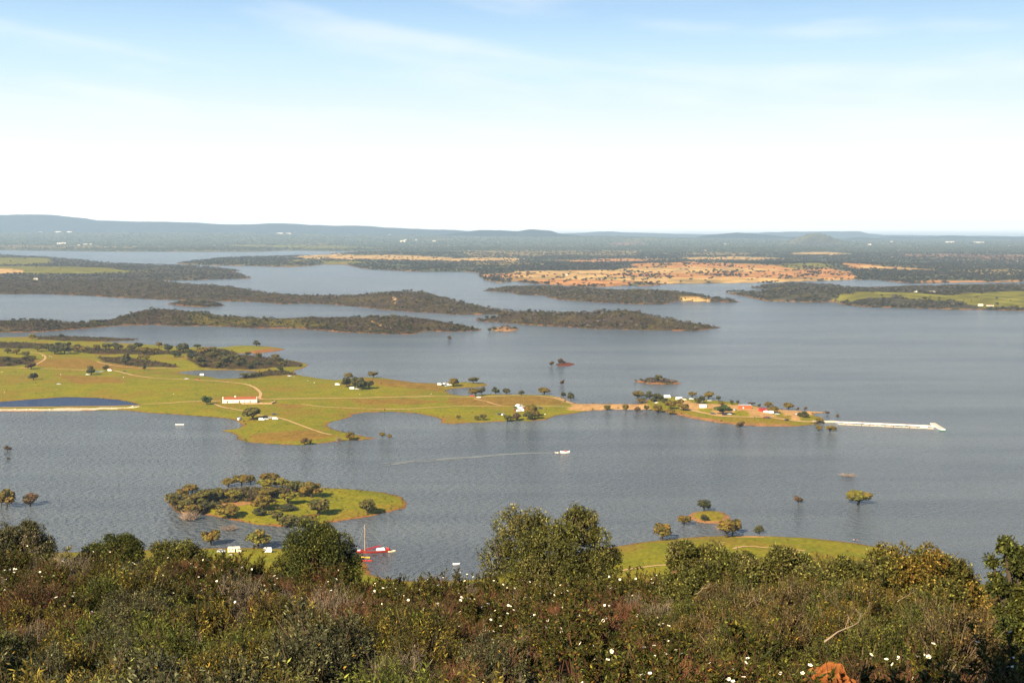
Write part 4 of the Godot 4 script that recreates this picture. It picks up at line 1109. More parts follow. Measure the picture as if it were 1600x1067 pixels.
func trunk_shape(seed_: int) -> ArrayMesh:
	var r := RandomNumberGenerator.new()
	r.seed = seed_
	var sh := Shape.new()
	sh.color = Color(0.05, 0.036, 0.025)
	var top := Vector3(r.randf_range(-0.04, 0.04), 0.24, r.randf_range(-0.04, 0.04))
	sh.tube(Vector3(0, -0.12, 0), top, 0.05, 0.035, 7)
	for k in 5:
		var a := TAU * (k + r.randf() * 0.5) / 5
		var mid := top + Vector3(cos(a) * 0.13, 0.13, sin(a) * 0.13)
		sh.tube(top, mid, 0.03, 0.018, 5)
		sh.tube(mid, mid + Vector3(cos(a + 0.3) * 0.14, r.randf_range(0.1, 0.22), sin(a + 0.3) * 0.14), 0.018, 0.007, 4)
	return sh.done()

func bare_shape(seed_: int) -> ArrayMesh:
	var r := RandomNumberGenerator.new()
	r.seed = seed_
	var sh := Shape.new()
	sh.color = Color(0.26, 0.19, 0.14)
	for k in 26:
		var a := r.randf() * TAU
		var out := Vector3(cos(a), 0, sin(a))
		var p := out * r.randf_range(0.0, 0.2) + Vector3(0, -0.05, 0)
		var q := p + out * r.randf_range(0.08, 0.2) + Vector3(0, r.randf_range(0.3, 0.5), 0)
		sh.color = Color(0.26, 0.19, 0.14) * r.randf_range(0.7, 1.3)
		sh.tube(p, q, 0.014, 0.009, 4)
		for m in 7:
			var e := q + Vector3(r.randfn() * 0.14, r.randf_range(0.02, 0.42), r.randfn() * 0.14)
			sh.tube(q.lerp(p, r.randf() * 0.4), e, 0.008, 0.003, 3)
	return sh.done()

var TONES := {
	"o": [Color(0.15, 0.095, 0.015), Color(0.115, 0.08, 0.014), Color(0.13, 0.098, 0.015), Color(0.09, 0.07, 0.014)],
	"v": [Color(0.085, 0.075, 0.017), Color(0.07, 0.068, 0.018), Color(0.1, 0.08, 0.018)],
	"d": [Color(0.044, 0.046, 0.017), Color(0.038, 0.042, 0.017), Color(0.06, 0.055, 0.018)],
	"g": [Color(0.05, 0.075, 0.015), Color(0.04, 0.062, 0.014)],
	"y": [Color(0.14, 0.125, 0.015), Color(0.11, 0.105, 0.015), Color(0.15, 0.11, 0.015)],
	"s": [Color(0.1, 0.055, 0.026), Color(0.085, 0.05, 0.022), Color(0.07, 0.05, 0.022)],
}

func oak(x: float, z: float, w: float, h: float, kind: String, label: String, group: String) -> void:
	var shape := rng.randi() % 6
	var key := "oak" + kind + str(shape)
	var t: Node3D
	if not pool.has(key):
		t = Node3D.new()
		if kind == "b":
			obj("branches", bare_shape(400 + shape), mats.wood, t)
		else:
			obj("trunk", trunk_shape(90 + shape), mats.wood, t)
			obj("crown", crown_shape(hash(key) % 1000, 1000, 0.115, TONES[kind], 0.26, (0.06 if kind in ["s", "d", "g"] else 0.12) + 0.02 * (shape % 3), 8 + shape), mats.leaves, t)
		pool[key] = t
	else:
		t = pool[key].duplicate()
	t.name = numbered("bare_tree" if kind == "b" else "oak_tree")
	var y := ground_y(Vector2(x, z))
	t.position = Vector3(x, maxf(y, -0.35), z)
	t.rotation.y = rng.randf() * TAU
	t.scale = Vector3(w, h, w) * Vector3(1.28, 1.16, 1.28)
	add_child(t)
	tag(t, label, "tree", group)

func many(called: String, label: String, shapes: Array, m: Material, places: Array, tints: Array) -> void:
	var n := shapes.size()
	for k in n:
		var count := 0
		for i in range(k, places.size(), n):
			count += 1
		if count == 0:
			continue
		var mm := MultiMesh.new()
		mm.transform_format = MultiMesh.TRANSFORM_3D
		mm.use_colors = true
		mm.mesh = shapes[k]
		mm.instance_count = count
		var at := 0
		for i in range(k, places.size(), n):
			mm.set_instance_transform(at, places[i])
			var q: Color = tints[i]
			mm.set_instance_color(at, Color(pow(q.r, 0.4545), pow(q.g, 0.4545), pow(q.b, 0.4545)))
			at += 1
		var o := MultiMeshInstance3D.new()
		o.name = numbered(called)
		o.multimesh = mm
		if m:
			o.material_override = m
		o.set_meta("kind", "stuff")
		o.set_meta("label", label)
		add_child(o)

# random spot on a land: [position, distance to the shore, patch number] or nothing
func spot(L: Dictionary) -> Array:
	var u: float = rng.randf() * (L.nx - 1.001)
	var w: float = rng.randf() * (L.nz - 1.001)
	var i := int(u)
	var j := int(w)
	u -= i
	w -= j
	var k: int = j * L.nx + i
	var s: float = lerpf(lerpf(L.S[k], L.S[k + 1], u), lerpf(L.S[k + L.nx], L.S[k + L.nx + 1], u), w)
	if s < 1.0:
		return []
	var a: Vector3 = L.at[k].lerp(L.at[k + 1], u)
	var b: Vector3 = L.at[k + L.nx].lerp(L.at[k + L.nx + 1], u)
	var q: int = L.Q[k + (1 if u > 0.5 else 0) + (L.nx if w > 0.5 else 0)]
	return [a.lerp(b, w), s, q]

func patch_name(L: Dictionary, q: int) -> String:
	return "" if q == 0 else L.patches[q - 1][0]

func stand(p: Vector3, w: float, h: float) -> Transform3D:
	return Transform3D(Basis(Vector3.UP, rng.randf() * TAU).scaled(Vector3(w, h, w)), p)

func make_vegetation() -> void:
	var scrub := []
	for k in 3:
		scrub.append(crown_shape(700 + k, 46, 0.34, [Color(0.9, 0.9, 0.9), Color(1, 1, 1), Color(0.75, 0.75, 0.75)], 0.4, 0.0, 6))
	var woods := []
	for k in 4:
		woods.append(crown_shape(720 + k, 110, 0.22, [Color(0.9, 0.9, 0.9), Color(1, 1, 1), Color(0.8, 0.8, 0.8)], 0.3, 0.12, 7))
	var brown := Color(0.072, 0.05, 0.028)
	var grey_brown := Color(0.105, 0.08, 0.062)
	var lilac := Color(0.135, 0.115, 0.115)
	var olive := Color(0.075, 0.068, 0.018)
	var dark := Color(0.026, 0.027, 0.016)
	var gold := Color(0.13, 0.1, 0.02)
	# scrub islands: a carpet of rockrose with scattered oaks
	for row in [["front", 26000, 2600], ["belt", 44000, 9000], ["central", 12000, 3600], ["smallrow", 900, 260], ["islet", 500, 6], ["rock", 220, 20], ["redislet", 60, 0]]:
		var L: Dictionary = lands[row[0]]
		for pass_ in 2:
			var at := []
			var tint := []
			for k in row[1 + pass_]:
				var q := spot(L)
				if q.is_empty() or patch_name(L, q[2]) == "path":
					continue
				var p: Vector3 = q[0]
				var n := fine_noise.get_noise_2d(p.x / 70.0, p.z / 70.0)
				if q[1] < 5.0 and rng.randf() < 0.75:
					continue
				if row[0] == "rock" and rng.randf() < 0.6 or patch_name(L, q[2]) == "tan" and rng.randf() < 0.8:
					continue
				var mossy := patch_name(L, q[2]) == "moss"
				if pass_ == 0:
					if mossy and rng.randf() < 0.4:
						continue
					at.append(stand(p - Vector3(0, 0.2, 0), rng.randf_range(2.0, 4.6), rng.randf_range(1.3, 2.6)))
					tint.append(brown.lerp(grey_brown if row[0] == "front" else lilac, rng.randf()).lerp(olive, clampf(n + 0.3 + (0.4 if mossy else 0.0), 0, 0.85)) * rng.randf_range(0.35, 1.5))
				else:
					if rng.randf() < 0.35 - n and row[0] == "front":
						continue
					var s := rng.randf_range(4.0, 8.5)
					at.append(stand(p - Vector3(0, 0.3, 0), s, s * rng.randf_range(0.6, 0.85)))
					tint.append(dark.lerp(olive, rng.randf()).lerp(lilac, 0.0 if row[0] == "front" or rng.randf() < 0.6 else 0.7).lerp(gold, clampf(n, 0, 0.5) * rng.randf()) * rng.randf_range(0.5, 1.5))
			if pass_ == 0:
				many("scrub_cover", "low brown scrub covering an island in the lake", scrub, mats.leaves, at, tint)
			elif at.size():
				many("island_woods", "scattered dark oaks massed on a scrub covered island", woods, mats.leaves, at, tint)
	# wooded lands farther off
	for row in [["west", 15000], ["east", 16000]]:
		var L: Dictionary = lands[row[0]]
		var at := []
		var tint := []
		for k in row[1]:
			var q := spot(L)
			if q.is_empty():
				continue
			var p: Vector3 = q[0]
			var z := patch_name(L, q[2])
			if z != "" and rng.randf() < 0.985:
				continue
			if fine_noise.get_noise_2d(p.x / 160.0, p.z / 160.0) < -0.3:
				continue
			var s := rng.randf_range(4.5, 9.5) * (1.3 if row[0] == "west" else 1.0)
			at.append(stand(p - Vector3(0, 0.3, 0), s, s * rng.randf_range(0.5, 0.8)))
			tint.append(dark.lerp(lilac, pow(rng.randf(), 1.6) * 0.9).lerp(olive, rng.randf() * 0.5) * rng.randf_range(0.45, 1.5))
		many("shore_woods", "dark wooded cover on the " + row[0] + "ern shore land", woods, mats.leaves, at, tint)
	# the far plain: oaks dotted over the tan fields, closed wood elsewhere
	var P: Dictionary = lands.plain
	var at := []
	var tint := []
	for k in 150000:
		var q := spot(P)
		if q.is_empty():
			continue
		var p: Vector3 = q[0]
		var z := patch_name(P, q[2])
		var far := -p.z
		var n := wide_noise.get_noise_2d(p.x / 330.0, p.z / 500.0)
		if z in ["tan", "orange", "green"]:
			if rng.randf() > 0.025 + maxf(0.0, n + 0.06 + 0.5 * fine_noise.get_noise_2d(p.x / 90.0, p.z / 130.0)) * 0.75 * (0.3 if z == "tan" else 1.0):
				continue
		elif z in ["ochre", "rose"]:
			if rng.randf() > 0.25 + n * 0.6:
				continue
		elif rng.randf() > 0.9 + n * 1.2 and far < 13000.0:
			continue
		var s := rng.randf_range(8.0, 15.0) * (1.0 if far < 7000.0 else far / 7000.0)
		at.append(stand(p - Vector3(0, 0.4, 0), s, rng.randf_range(0.45, 0.7) * minf(s, 16.0)))
		var wood := dark.lerp(grey_brown, pow(rng.randf(), 2.0) * 0.7) if far < 9500.0 else Color(0.045, 0.05, 0.026).lerp(Color(0.1, 0.105, 0.05), rng.randf())  # distant woods get a paler tint, part of the haze painted into their colour
		tint.append(wood * rng.randf_range(0.5, 1.4))
	many("plain_woods", "dark oaks dotted and massed over the far plain", woods, mats.leaves, at, tint)
	# dwarf scrub and tufts on the peninsula, the grove island and the near meadow
	for row in [["peninsula", 30000, 9000], ["grove", 8000, 900], ["shore", 3000, 900], ["round", 160, 60]]:
		var L: Dictionary = lands[row[0]]
		at = []
		tint = []
		for k in row[1]:
			var q := spot(L)
			if q.is_empty():
				continue
			var p: Vector3 = q[0]
			var z := patch_name(L, q[2])
			if z == "scrubland":
				at.append(stand(p - Vector3(0, 0.15, 0), rng.randf_range(1.6, 3.6), rng.randf_range(1.0, 2.4)))
				tint.append(brown.lerp(Color(0.1, 0.085, 0.02), rng.randf()) * rng.randf_range(0.5, 1.3))
			elif z in ["", "dry", "grass"] and k < row[2]:
				var s := rng.randf_range(0.4, 0.9) + 0.9 * pow(rng.randf(), 6.0)
				at.append(stand(p, s, s * 0.6))
				tint.append(Color(0.05, 0.05, 0.015).lerp(Color(0.16, 0.14, 0.02), pow(rng.randf(), 0.6)) * rng.randf_range(0.7, 1.3))
			elif q[1] < 2.6 and row[0] != "round" and rng.randf() < 0.22:
				at.append(stand(p - Vector3(0, 0.1, 0), rng.randf_range(0.5, 1.6), rng.randf_range(0.3, 0.9)))
				tint.append(Color(0.075, 0.05, 0.03).lerp(olive, rng.randf()) * rng.randf_range(0.6, 1.3))
			elif q[1] < 7.0 and q[1] > 0.5 and row[0] == "peninsula" and k < 14000 and -p.z < 1260.0 and p.x > -260.0 and rng.randf() < 0.4:
				at.append(stand(p, rng.randf_range(1.2, 2.6), rng.randf_range(0.8, 1.7)))
				tint.append(olive.lerp(brown, rng.randf()) * rng.randf_range(0.7, 1.2))
		many("low_scrub", "low dark scrub and tufts on the " + {"peninsula": "peninsula", "grove": "near grove island", "shore": "near shore meadow", "round": "round islet"}[row[0]], scrub, mats.leaves, at, tint)
	# pale stones strewn on the pasture
	var pebble := Shape.new()
	pebble.color = Color(0.7, 0.66, 0.6)
	pebble.tube(Vector3(0, -0.2, 0), Vector3(0, 0.3, 0), 0.5, 0.42, 7, true)
	pebble.tube(Vector3(0, 0.3, 0), Vector3(0.05, 0.5, 0), 0.42, 0.15, 7, true)
	at = []
	tint = []
	for k in 160:
		var q := spot(lands.peninsula)
		if not q.is_empty() and q[2] == 0 and q[1] > 8.0:
			at.append(stand(q[0], rng.randf_range(0.7, 1.5), rng.randf_range(0.7, 1.3)))
			tint.append(Color.WHITE)
	many("pale_stones", "pale stones strewn over the peninsula's pasture", [pebble.done()], mats.wood, at, tint)
	# broken white stone along the dam
	var dam := []
	var dt := []
	for k in 12000:
		var q := spot(lands.peninsula)
		if not q.is_empty() and patch_name(lands.peninsula, q[2]) == "riprap":
			dam.append(stand(q[0], rng.randf_range(0.8, 2.0), rng.randf_range(0.6, 1.4)))
			dt.append(Color(1, 0.9, 0.75) * rng.randf_range(0.7, 1.0))
	many("dam_riprap", "pale broken stone facing along the pond dam", [pebble.done()], mats.wood, dam, dt)

# ================================================================ buildings
func far_house(x: int, z: int, w: int, h: float, label: String) -> void:
	var y := maxf(0.0, ground_y(Vector2(x, z))) if z > -20000 else maxf(0.0, ground_y(Vector2(x, z), "plain"))
	var t := thing("far_house", label, "house", Vector3(x, y, z), rng.randf_range(-0.25, 0.25))
	var d := minf(w * 0.6, maxf(h * 1.3, 8.0))
	var walls := Shape.new()
	walls.box(Vector3(0, h * 0.35 - 1.0, 0), Vector3(w, h * 0.7 + 2.0, d))
	obj("wall", walls.done(), mats.lime, t)
	var roof := Shape.new()
	roof.prism(PackedVector2Array([Vector2(-d * 0.55, h * 0.7), Vector2(0, h), Vector2(d * 0.55, h * 0.7)]), w * 0.51)
	var ro := obj("roof", roof.done(), mats.clay if "red" in label or "pink" in label or "tan roofed" in label else mats.lime, t)
	ro.rotation.y = PI / 2
	for k in 3:
		var s := Shape.new()
		s.box(Vector3((k - 1) * w * 0.28, h * 0.36, d * 0.5 + 0.05), Vector3(w * 0.07, h * 0.22, 0.2))
		obj("window", s.done(), mats.glass, t)

func make_farmhouse() -> void:
	var a: Vector3 = Vector3(-276.3, 0, -1210.5)
	var b: Vector3 = Vector3(-244.0, 0, -1213.7)
	var w := a.distance_to(b)
	var mid := (a + b) / 2
	var y := ground_y(Vector2(mid.x, mid.z))
	var t := thing("farmhouse", "long whitewashed farmhouse with red tile roof on the peninsula", "farmhouse", Vector3(mid.x, y, mid.z), atan2(-(b.z - a.z), b.x - a.x))
	var d := 6.5
	var walls := Shape.new()
	walls.box(Vector3(0, 1.3, -d / 2), Vector3(w, 4.2, d))
	obj("wall", walls.done(), mats.lime, t)
	for s in [-1.0, 1.0]:
		var g := Shape.new()
		g.prism(PackedVector2Array([Vector2(-d * 0.5 - 0.1, 3.38), Vector2(0, 5.5), Vector2(d * 0.5 + 0.1, 3.38)]), 0.35)
		var go := obj("gable", g.done(), mats.lime, t)
		go.rotation.y = PI / 2
		go.position = Vector3(s * (w / 2 - 0.2), 0.03, -d / 2)
	var roof := Shape.new()
	roof.prism(PackedVector2Array([Vector2(-d * 0.56, 3.45), Vector2(0, 5.3), Vector2(d * 0.56, 3.45), Vector2(d * 0.56, 3.25), Vector2(-d * 0.56, 3.25)]), w / 2 - 0.6)
	var ro := obj("roof", roof.done(), mats.clay, t)
	ro.rotation.y = PI / 2
	ro.position = Vector3(0, 0.16, -d / 2)
	for k in int(w / 0.9):
		var s := Shape.new()
		s.tube(Vector3(-w / 2 + 1.0 + k * 0.9, 3.62, 0.4), Vector3(-w / 2 + 1.0 + k * 0.9, 5.5, -d / 2), 0.16, 0.16, 5)
		obj("tile", s.done(), mats.clay, ro.get_parent())
	var ch := Shape.new()
	ch.box(Vector3(-w * 0.14, 5.3, -d * 0.45), Vector3(1.4, 1.8, 1.1))
	ch.box(Vector3(-w * 0.14, 6.28, -d * 0.45), Vector3(1.7, 0.18, 1.4))
	obj("chimney", ch.done(), mats.lime, t)
	for x in [-0.36, -0.005, 0.3]:
		var s := Shape.new()
		s.box(Vector3(w * x, 1.1, 0.04), Vector3(1.1, 2.2, 0.12))
		obj("door", s.done(), mats.brown, t)
	for x in [-0.2, 0.14, 0.42]:
		var s := Shape.new()
		s.box(Vector3(w * x, 1.9, 0.04), Vector3(0.8, 0.9, 0.12))
		obj("window", s.done(), mats.glass, t)
	# ruined yard walls of stone
	var line := [Vector3(-256.2, 0, -1201.9), Vector3(-228.5, 0, -1205.9), Vector3(-227.3, 0, -1219.2)]
	for k in 2:
		var p: Vector3 = line[k]
		var q: Vector3 = line[k + 1]
		var sh := Shape.new()
		var n := int(p.distance_to(q) / 1.1)
		for i in n:
			var m := p.lerp(q, (i + 0.5) / n)
			var hh := 1.3 + 0.9 * fine_noise.get_noise_1d(i * 3.3 + k * 50)
			sh.box(Vector3(m.x, ground_y(Vector2(m.x, m.z)) + hh / 2 - 0.2, m.z), Vector3(1.25, hh + 0.4, 1.0 + 0.2 * (i % 2)), Basis(Vector3.UP, -atan2(q.z - p.z, q.x - p.x)))
		var o := obj("yard_wall", sh.done(), mats.stone)
		tag(o, ["low ruined stone wall in front of the farmhouse's right half", "broken stone wall end right of the farmhouse yard"][k], "wall")

func shed(called: String, label: String, category: String, a: Vector3, b: Vector3, h: float, d: float, body: Material, roof: Material) -> Node3D:
	var w := a.distance_to(b)
	var mid := (a + b) / 2
	var t := thing(called, label, category, Vector3(mid.x, ground_y(Vector2(mid.x, mid.z)) - 0.1, mid.z), atan2(-(b.z - a.z), b.x - a.x))
	var s := Shape.new()
	s.box(Vector3(0, h / 2, -d / 2), Vector3(w, h, d))
	obj("wall", s.done(), body, t)
	s = Shape.new()
	s.prism(PackedVector2Array([Vector2(-d / 2 - 0.3, h + 0.05), Vector2(d / 2 + 0.3, h + 0.5), Vector2(d / 2 + 0.3, h + 0.65), Vector2(-d / 2 - 0.3, h + 0.2)]), w / 2 + 0.25)
	var ro := obj("roof", s.done(), roof, t)
	ro.rotation.y = PI / 2
	ro.position = Vector3(0, 0, -d / 2)
	return t

func make_camp_buildings() -> void:
	var t := shed("orange_shed", "long orange red shed with grey roof in the lakeside camp", "shed", Vector3(210.4, 0, -1175.5), Vector3(221.8, 0, -1175.1), 3.0, 5.0, mats.orange, mats.grey)
	var s := Shape.new()
	s.box(Vector3(-1.6, 0.9, 0.03), Vector3(1.0, 1.3, 0.1))
	obj("door", s.done(), mats.white, t)
	t = shed("red_kiosk", "dark red kiosk beside the white van in the camp", "kiosk", Vector3(225.9, 0, -1156.4), Vector3(232.8, 0, -1157.3), 2.4, 4.0, mats.red, mats.maroon)
	s = Shape.new()
	s.box(Vector3(0.5, 1.3, 0.03), Vector3(2.4, 0.9, 0.1))
	obj("counter_hatch", s.done(), mats.black, t)
	var h: Vector3 = Vector3(178.1, 0, -1181.5)
	t = shed("white_hut", "small white box hut on the camp's sandy ground", "hut", h - Vector3(3.1, 0, 0), h + Vector3(3.1, 0, 0), 2.3, 3.0, mats.white, mats.white)
	s = Shape.new()
	s.box(Vector3(-1.2, 1.0, 0.03), Vector3(0.9, 1.9, 0.1))
	obj("door", s.done(), mats.silver, t)

func make_jetty() -> void:
	var a: Vector3 = Vector3(281.1, 0, -1103.3)
	var b: Vector3 = Vector3(360.6, 0, -1077.6)
	var dir := (b - a).normalized()
	var w := a.distance_to(b)
	var yaw := atan2(-dir.z, dir.x)
	var t := thing("jetty", "long white floating jetty running out from the camp's tip", "jetty", a, yaw)
	var side := Basis(Vector3.UP, yaw)
	var n := 14
	for k in n:
		var s := Shape.new()
		s.box(Vector3((k + 0.5) * w / n, 0.35, 0), Vector3(w / n - 0.5, 0.7, 3.0))
		obj("pontoon", s.done(), mats.white, t)
	var deck := Shape.new()
	for k in int(w / 0.5):
		deck.box(Vector3(k * 0.5 + 0.25, 0.76, 0), Vector3(0.46, 0.08, 2.7))
	var dk := obj("deck_planks", deck.done(), mats.plank, t)
	dk.set_meta("kind", "stuff")
	for k in 9:
		for s in [-1.0, 1.0]:
			var q := Shape.new()
			q.tube(Vector3((k + 0.5) * w / 9, -1.0, s * 2.1), Vector3((k + 0.5) * w / 9, 2.1, s * 2.1), 0.16, 0.16, 6, true)
			obj("pile", q.done(), mats.brown, t)
	# narrow outer walkway on floats
	var c: Vector3 = Vector3(280.6, 0, -1090.3)
	var e: Vector3 = Vector3(354.9, 0, -1065.2)
	var u := thing("floating_walkway", "narrow low floating walkway alongside the white jetty", "walkway", c, atan2(-(e - c).z, (e - c).x))
	var l := c.distance_to(e)
	for k in 12:
		var s := Shape.new()
		s.box(Vector3((k + 0.5) * l / 12, 0.25, 0), Vector3(l / 12 - 0.5, 0.5, 1.8))
		obj("pontoon", s.done(), mats.plank, u)
	# the broad head
	var f: Vector3 = Vector3(362.6, 0, -1092.1)
	var g: Vector3 = Vector3(359.5, 0, -1056.5)
	var hd := thing("outer_platform", "tan decked platform across the jetty's outer end", "platform", f, atan2(-(g - f).z, (g - f).x))
	var m := f.distance_to(g)
	for k in 5:
		var s := Shape.new()
		s.box(Vector3((k + 0.5) * m / 5, 0.5, 0), Vector3(m / 5 - 0.1, 1.0, 4.4))
		obj("pontoon", s.done(), mats.white, hd)
		s = Shape.new()
		s.box(Vector3((k + 0.5) * m / 5, 1.06, 0), Vector3(m / 5 - 0.3, 0.1, 4.0))
		obj("deck", s.done(), mats.plank, hd)
	var q: Vector3 = Vector3(261.6, 0, -1103.3)
	var ap := Shape.new()
	var mid := (q + a) / 2
	ap.box(Vector3(mid.x, 0.5, mid.z), Vector3(q.distance_to(a), 1.0, 4.5))
	tag(obj("jetty_ramp", ap.done(), mats.plank), "pale ramp joining the sandy tip to the white jetty", "ramp")
	for k in 5:
		var p := c.lerp(e, [0.22, 0.42, 0.6, 0.74, 0.9][k]) + (b - c).normalized() * 0 - side.z * 4.0
		small_boat("moored_boat", Vector3(p.x, 0, p.z), 5.5, 1.9, ["navy", "grey", "navy", "black", "white"][k], yaw, ["navy moored boat nearest the shore beside the jetty", "grey moored boat, second from shore beside the jetty", "navy moored boat in the middle of the jetty", "black moored boat, fourth from shore beside the jetty", "white moored boat nearest the jetty's head"][k], "boats moored along the jetty")
	var hp := g.lerp(f, 0.1)
	small_boat("green_boat", hp + Vector3(-1, 0, 5.0), 5.0, 1.8, "green", yaw, "green boat moored below the jetty's tan head", "")

# ================================================================ boats
func hull_shape(length: float, beam: float, deep: float, sheer := 0.25, blunt := 0.3) -> Shape:
	var sh := Shape.new()
	var n := 12
	var rings := []
	for k in n + 1:
		var t := float(k) / n
		var x := (t - 0.5) * length
		var half := beam / 2 * (1.0 - pow(absf(t - 0.42) / 0.58, 2.6)) if t > 0.42 else beam / 2 * (1.0 - (1.0 - blunt) * pow((0.42 - t) / 0.42, 2.2) * 0.6)
		half = maxf(half, 0.03)
		var top := deep * 0.6 + sheer * pow(absf(t - 0.45) * 2.0, 2.0)
		rings.append([Vector3(x, top, half), Vector3(x, 0.02, half * 0.86), Vector3(x * 0.96, -deep * 0.4, 0.0), Vector3(x, 0.02, -half * 0.86), Vector3(x, top, -half)])
	for k in n:
		for q in 4:
			sh.quad(rings[k][q], rings[k + 1][q], rings[k + 1][q + 1], rings[k][q + 1])
		var d := Vector3(0, -deep * 0.22, 0)
		sh.quad(rings[k][0] + d, rings[k][4] + d, rings[k + 1][4] + d, rings[k + 1][0] + d)
	for q in 3:
		sh.tri(rings[0][0], rings[0][q + 1], rings[0][q + 2])
	return sh

func small_boat(called: String, at: Vector3, length: float, beam: float, color: String, yaw: float, label: String, group: String) -> Node3D:
	var t := thing(called, label, "boat", at, yaw, group)
	obj("hull", hull_shape(length, beam, 0.8).done(), mats[color], t)
	for k in 2:
		var s := Shape.new()
		s.box(Vector3(-length * 0.2 + k * length * 0.3, 0.42, 0), Vector3(0.3, 0.06, beam * 0.8))
		obj("thwart", s.done(), mats.plank, t)
	return t

func make_boats() -> void:
	# red barge with a bare mast
	var bow: Vector3 = Vector3(-80.2, 0, -648.1)
	var stern: Vector3 = Vector3(-63.3, 0, -651.4)
	var mast_at: Vector3 = Vector3(-76.0, 0, -648.7)
	var mid := (bow + stern) / 2
	var length := bow.distance_to(stern)
	var yaw := atan2(-(bow - stern).z, (bow - stern).x)
	var t := thing("sailing_barge", "red sailing barge with bare mast moored off the near shore", "sailing boat", mid, yaw)
	obj("hull", hull_shape(length, 4.2, 1.7, 0.5, 0.5).done(), mats.hull_red, t)
	var s := Shape.new()
	s.box(Vector3(0, 0.9, 0), Vector3(length * 0.8, 0.08, 3.0))
	obj("deck", s.done(), mats.brown, t)
	s = Shape.new()
	s.box(Vector3(length * 0.43, 1.35, 0), Vector3(1.6, 0.3, 1.5))
	obj("foredeck", s.done(), mats.white, t)
	var mx := mast_at.distance_to(stern) - length / 2
	s = Shape.new()
	s.tube(Vector3(mx, 0.8, 0), Vector3(mx, 14.8, 0), 0.24, 0.16, 8, true)
	obj("mast", s.done(), mats.spar, t)
	s = Shape.new()
	s.tube(Vector3(mx - 0.3, 1.9, 0.2), Vector3(-length * 0.26, 3.6, 0.3), 0.12, 0.1, 6, true)
	obj("gaff_spar", s.done(), mats.maroon, t)
	s = Shape.new()
	for k in 6:
		s.tube(Vector3(mx - 0.6 - k * 1.2, 1.7 + k * 0.2, 0.1), Vector3(mx - 1.9 - k * 1.2, 1.8 + k * 0.22, 0.2), 0.35 + 0.06 * (k % 2), 0.32, 7, true)
	obj("furled_sail", s.done(), mats.maroon, t)
	s = Shape.new()
	s.prism(PackedVector2Array([Vector2(-2.4, 0.8), Vector2(2.4, 0.8), Vector2(2.0, 1.9), Vector2(-1.8, 2.1)]), 1.1, 0.2, 0.8, 2.0)
	var cab := obj("cabin", s.done(), mats.white, t)
	cab.position.x = -length * 0.22
	s = Shape.new()
	s.box(Vector3(-length * 0.43, 1.5, 0), Vector3(1.3, 0.9, 2.2))
	obj("stern_rail", s.done(), mats.red, t)
	s = Shape.new()
	s.box(Vector3(length * 0.12, 0.35, 2.15), Vector3(2.6, 1.1, 0.12), Basis(Vector3.BACK, 0.25))
	obj("leeboard", s.done(), mats.orange, t)
	for e in [Vector3(length * 0.5, 1.4, 0), Vector3(-length * 0.4, 1.6, 0), Vector3(mx - 1.5, 1.0, 1.9), Vector3(mx - 1.5, 1.0, -1.9)]:
		s = Shape.new()
		s.tube(Vector3(mx, 14.4, 0), e, 0.035, 0.035, 4)
		obj("stay", s.done(), mats.grey, t)
	small_boat("dinghy", Vector3(-62.3, 0, -650.7), 4.2, 1.7, "cream", 0.25, "cream dinghy tied behind the red barge's stern", "")
	for row in [["yellow", "yellow kayak drawn up on the spit below the red barge"], ["red", "red kayak drawn up beside the yellow one below the barge"]]:
		var at: Vector3 = Vector3(-74.4, 0, -637.7) if row[0] == "yellow" else Vector3(-72.7, 0, -631.3)
		var k := thing("kayak", row[1], "kayak", Vector3(at.x, maxf(0.05, ground_y(Vector2(at.x, at.z))) + 0.1, at.z), -0.1)
		obj("hull", hull_shape(4.6, 1.0, 0.6, 0.2, 0.05).done(), mats[row[0]], k)
		s = Shape.new()
		s.box(Vector3(-0.2, 0.3, 0), Vector3(1.2, 0.1, 0.5))
		obj("cockpit", s.done(), mats.black, k)
	var r := small_boat("rowboat", Vector3(-27.7, 0, -625.1), 3.4, 1.5, "white", 0.1, "small white rowboat alone on the water near the shore", "")
	s = Shape.new()
	s.box(Vector3(-1.85, 0.4, 0), Vector3(0.3, 0.8, 0.3))
	obj("outboard_motor", s.done(), mats.grey, r)
	var v := thing("speedboat", "white speedboat under way in the middle of the lake, trailing a wake", "boat", Vector3(39.8, 0, -948.0), 0.12)
	obj("hull", hull_shape(7.4, 2.6, 1.5, 0.6, 0.8).done(), mats.white, v)
	s = Shape.new()
	s.prism(PackedVector2Array([Vector2(-0.6, 0.9), Vector2(2.0, 1.0), Vector2(1.2, 1.35), Vector2(0.4, 1.9), Vector2(0.1, 1.9)]), 0.9, 0.2, 0.9, 1.9)
	obj("windscreen", s.done(), mats.orange, v)
	s = Shape.new()
	s.box(Vector3(-3.9, 0.6, 0), Vector3(0.5, 1.2, 0.5))
	obj("outboard_motor", s.done(), mats.black, v)
	s = Shape.new()
	for k in 26:
		var a := Vector3(-4.3 - rng.randf() * 3.2, 0.12 + rng.randf() * 0.35, rng.randfn() * 0.6)
		s.box(a, Vector3(rng.randf_range(0.3, 0.8), 0.2, rng.randf_range(0.2, 0.5)), Basis(Vector3.UP, rng.randf() * 3.0))
	var wash := obj("spray", s.done(), mats.petal, v)
	wash.set_meta("kind", "stuff")
	var bp: Vector3 = Vector3(-285.6, 0, -1088.4)
	var bl := thing("swim_pontoon", "thin white swimming pontoon afloat in the left bay", "pontoon", bp, 0.0)
	for k in 6:
		s = Shape.new()
		s.box(Vector3(-3.1 + k * 1.25, 0.2, 0), Vector3(1.15, 0.5, 1.4))
		obj("float", s.done(), mats.white, bl)

